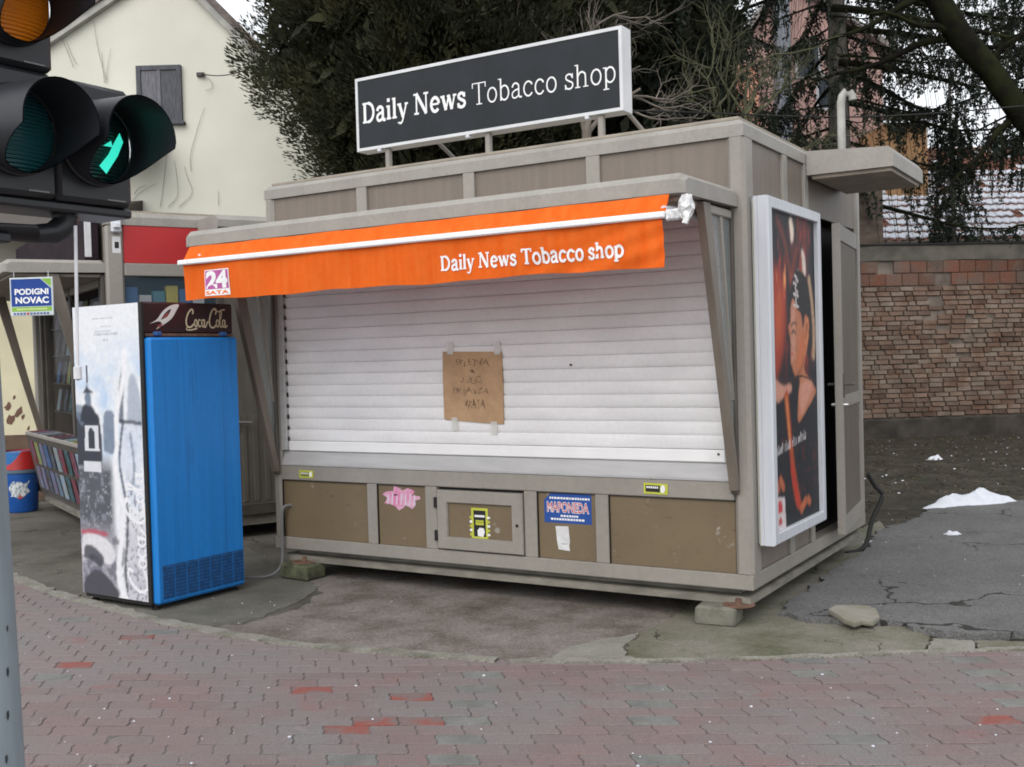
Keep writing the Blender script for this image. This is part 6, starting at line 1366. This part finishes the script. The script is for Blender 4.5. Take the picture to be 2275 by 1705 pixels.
# the long low limbs that reach across the sky to the right and over the kiosk to the left
for z, az, L_, dr in ((7.6, -.25, 4.4, .28), (6.9, -.1, 4.2, .24), (6.2, .15, 4.0, .2), (8.4, .1, 4.6, .25), (9.0, -.3, 4.6, .3), (8.6, 3.1, 3.4, .35), (7.9, -.5, 5.0, .34)): br.append((z, az, L_, dr, .7 if z > 7.3 else .4))
spruce('spruce', 'tall spruce with thick grey trunk and drooping branches right of the pink house', (6.28, 20.6, 0), 13.5, .27, br, 21, bl=1.3, dens=1.1)
r = np.random.default_rng(6); br2 = []
for i in range(46): z = 3.0 + 3.6 * (i / 46); br2.append((z, i * 2.399, (.55 - .12 * (z - 3.0)) * r.uniform(.7, 1.2) + .08, r.uniform(.3, .6), .9))
spruce('spruce', 'slender young spruce standing before the snowy tiled roof', (8.78, 21.5, 0), 6.9, .07, br2, 22, bl=.75, dens=1.6)
br3 = []
for i in range(60): z = 5.6 + 7 * (i / 60); br3.append((z, i * 2.399 + .5, r.uniform(1.8, 3.3), r.uniform(.2, .45), .62))
spruce('spruce', 'spruce at the right edge of the photo with hanging twigs over the sky', (11.4, 22.5, 0), 13.8, .24, br3, 23, bl=1.2)
br4 = []
for i in range(40): z = 5.0 + 7.4 * (i / 40); br4.append((z, i * 2.399 + 1.1, r.uniform(1.2, 2.1), r.uniform(.35, .62), .92))
spruce('spruce', 'spruce with long hanging branch tips left of the grey trunk', (2.75, 16.6, 0), 13, .2, br4, 24, bl=1.25, dens=1.25)

# leaning mossy trunk
T = thing('leaning_tree', 'dark mossy trunk leaning across the upper right corner', 'tree', (12.1, 17.2, 0))
b = MB(); pts = [Vector((12.1, 17.2, 0)), Vector((11.2, 17.2, 1.6)), Vector((9.7, 17.15, 3.45)), Vector((8.12, 17.1, 5.12)), Vector((7.62, 17.1, 5.85)), Vector((7.15, 17.05, 6.35)), Vector((6.75, 17, 7.0)), Vector((6.3, 17, 8.2)), Vector((5.9, 17, 9.6))]
L0 = Vector((12.1, 17.2, 0)); pp = [v - L0 for v in pts]
b.tube(pp, [.30, .27, .23, .19, .18, .20, .18, .15, .1], 14); obj('trunk', b, MOSS, T, smooth=True)
b = MB()
for st, dr, L_ in ((5, (-1, .1, -.12), 2.6), (5, (-.8, -.3, .25), 1.8), (4, (.5, -.2, .7), 1.6), (6, (.8, .1, .6), 1.8), (3, (.2, -.3, 1), 1.5), (7, (-1, 0, .1), 2.4), (6, (-1, .1, -.25), 2.2), (3, (-.7, .1, -.5), 1.5), (2, (-.8, .2, .1), 1.8)):
    p = pp[st]; d = Vector(dr).normalized(); q = []
    for i in range(9): t = i / 8; q.append(p + d * L_ * t + Vector((.05 * math.sin(5 * t + st), .05 * math.cos(4 * t), -.35 * t * t * (L_ / 2) + .06 * math.sin(9 * t))))
    b.tube(q, [.06 * (1 - .85 * i / 8) + .006 for i in range(9)], 7, caps=False)
    for j in range(9):
        i = 2 + j % 6; a_ = q[i]; e = a_ + Vector((random.uniform(-.4, .4), random.uniform(-.3, .3), random.uniform(-.75, .1))); b.tube([a_, a_.lerp(e, .5) + Vector((.04, 0, .06)), e], [.014, .009, .004], 5, caps=False)
obj('branches', b, MOSS, T, smooth=True, recalc=False)

# bare deciduous tree: recursive limbs
def bare_tree(name, label, c, start, seed, m, depth=5, L0=1.5, r0=.07, lean=(0, 0, 1), up=.18):
    rr = random.Random(seed); T = thing(name, label, 'tree', c); tb = MB(); wb = MB()
    tb.tube([(0, 0, 0)] + start, [r0 * 1.5] + [r0 * (1.3 - .3 * i / len(start)) for i in range(len(start))], 10); obj('trunk', tb, m, T, smooth=True)
    def grow(p, d, L_, rad, k):
        pts = [p]; n = 5; dd = d.copy()
        for i in range(n):
            dd = (dd + Vector((rr.gauss(0, .16), rr.gauss(0, .16), rr.gauss(up * .4, .14)))).normalized(); pts.append(pts[-1] + dd * L_ / n)
        wb.tube(pts, [rad * (1 - .5 * i / n) for i in range(n + 1)], 6 if k > 2 else 4, caps=False)
        if k <= 0: return
        for j in range(3 if k > 1 else 2):
            i = rr.randint(2, n); a = rr.uniform(0, 6.283); t = dd.orthogonal().normalized(); t.rotate(__import__('mathutils').Quaternion(dd, a))
            grow(pts[i], (dd * .75 + t * rr.uniform(.45, .9)).normalized(), L_ * rr.uniform(.55, .8), rad * .55, k - 1)
    for j in range(5):
        a = rr.uniform(0, 6.283); grow(Vector(start[-1]) - Vector((0, 0, rr.uniform(0, .9))), (Vector(lean) + Vector((math.cos(a), math.sin(a) * .6, .25)) * rr.uniform(.4, 1)).normalized(), L0 * rr.uniform(.7, 1.1), r0 * .6, depth - 1)
    obj('branches', wb, m, T, smooth=True, recalc=False); return T
bare_tree('bare_tree', 'leafless pale twigged tree behind the middle of the rooftop sign', (.95, 12.6, 0), [(.02, 0, 1.6), (-.02, 0, 3.1), (.0, .05, 4.5)], 3, TWIG, depth=5, L0=1.15, r0=.05, up=.1)
bare_tree('bare_tree', 'leafless greenish twigged tree right of the rooftop sign', (2.75, 13.6, 0), [(.02, 0, 1.6), (.06, 0, 3.0), (.12, .05, 4.2)], 8, GTWIG, depth=5, L0=1.3, r0=.055, up=.1)
# overhead line crossing behind the kiosk roof
a, c = at(1380, 240, 12.0), at(2260, 225, 15.0)
cable('wire', 'thin dark wire crossing behind the kiosk roof towards the right', [a - Vector((3, .5, 0)), a, a.lerp(c, .5) - Vector((0, 0, .12)), c], .009, SEAL, 'wire')
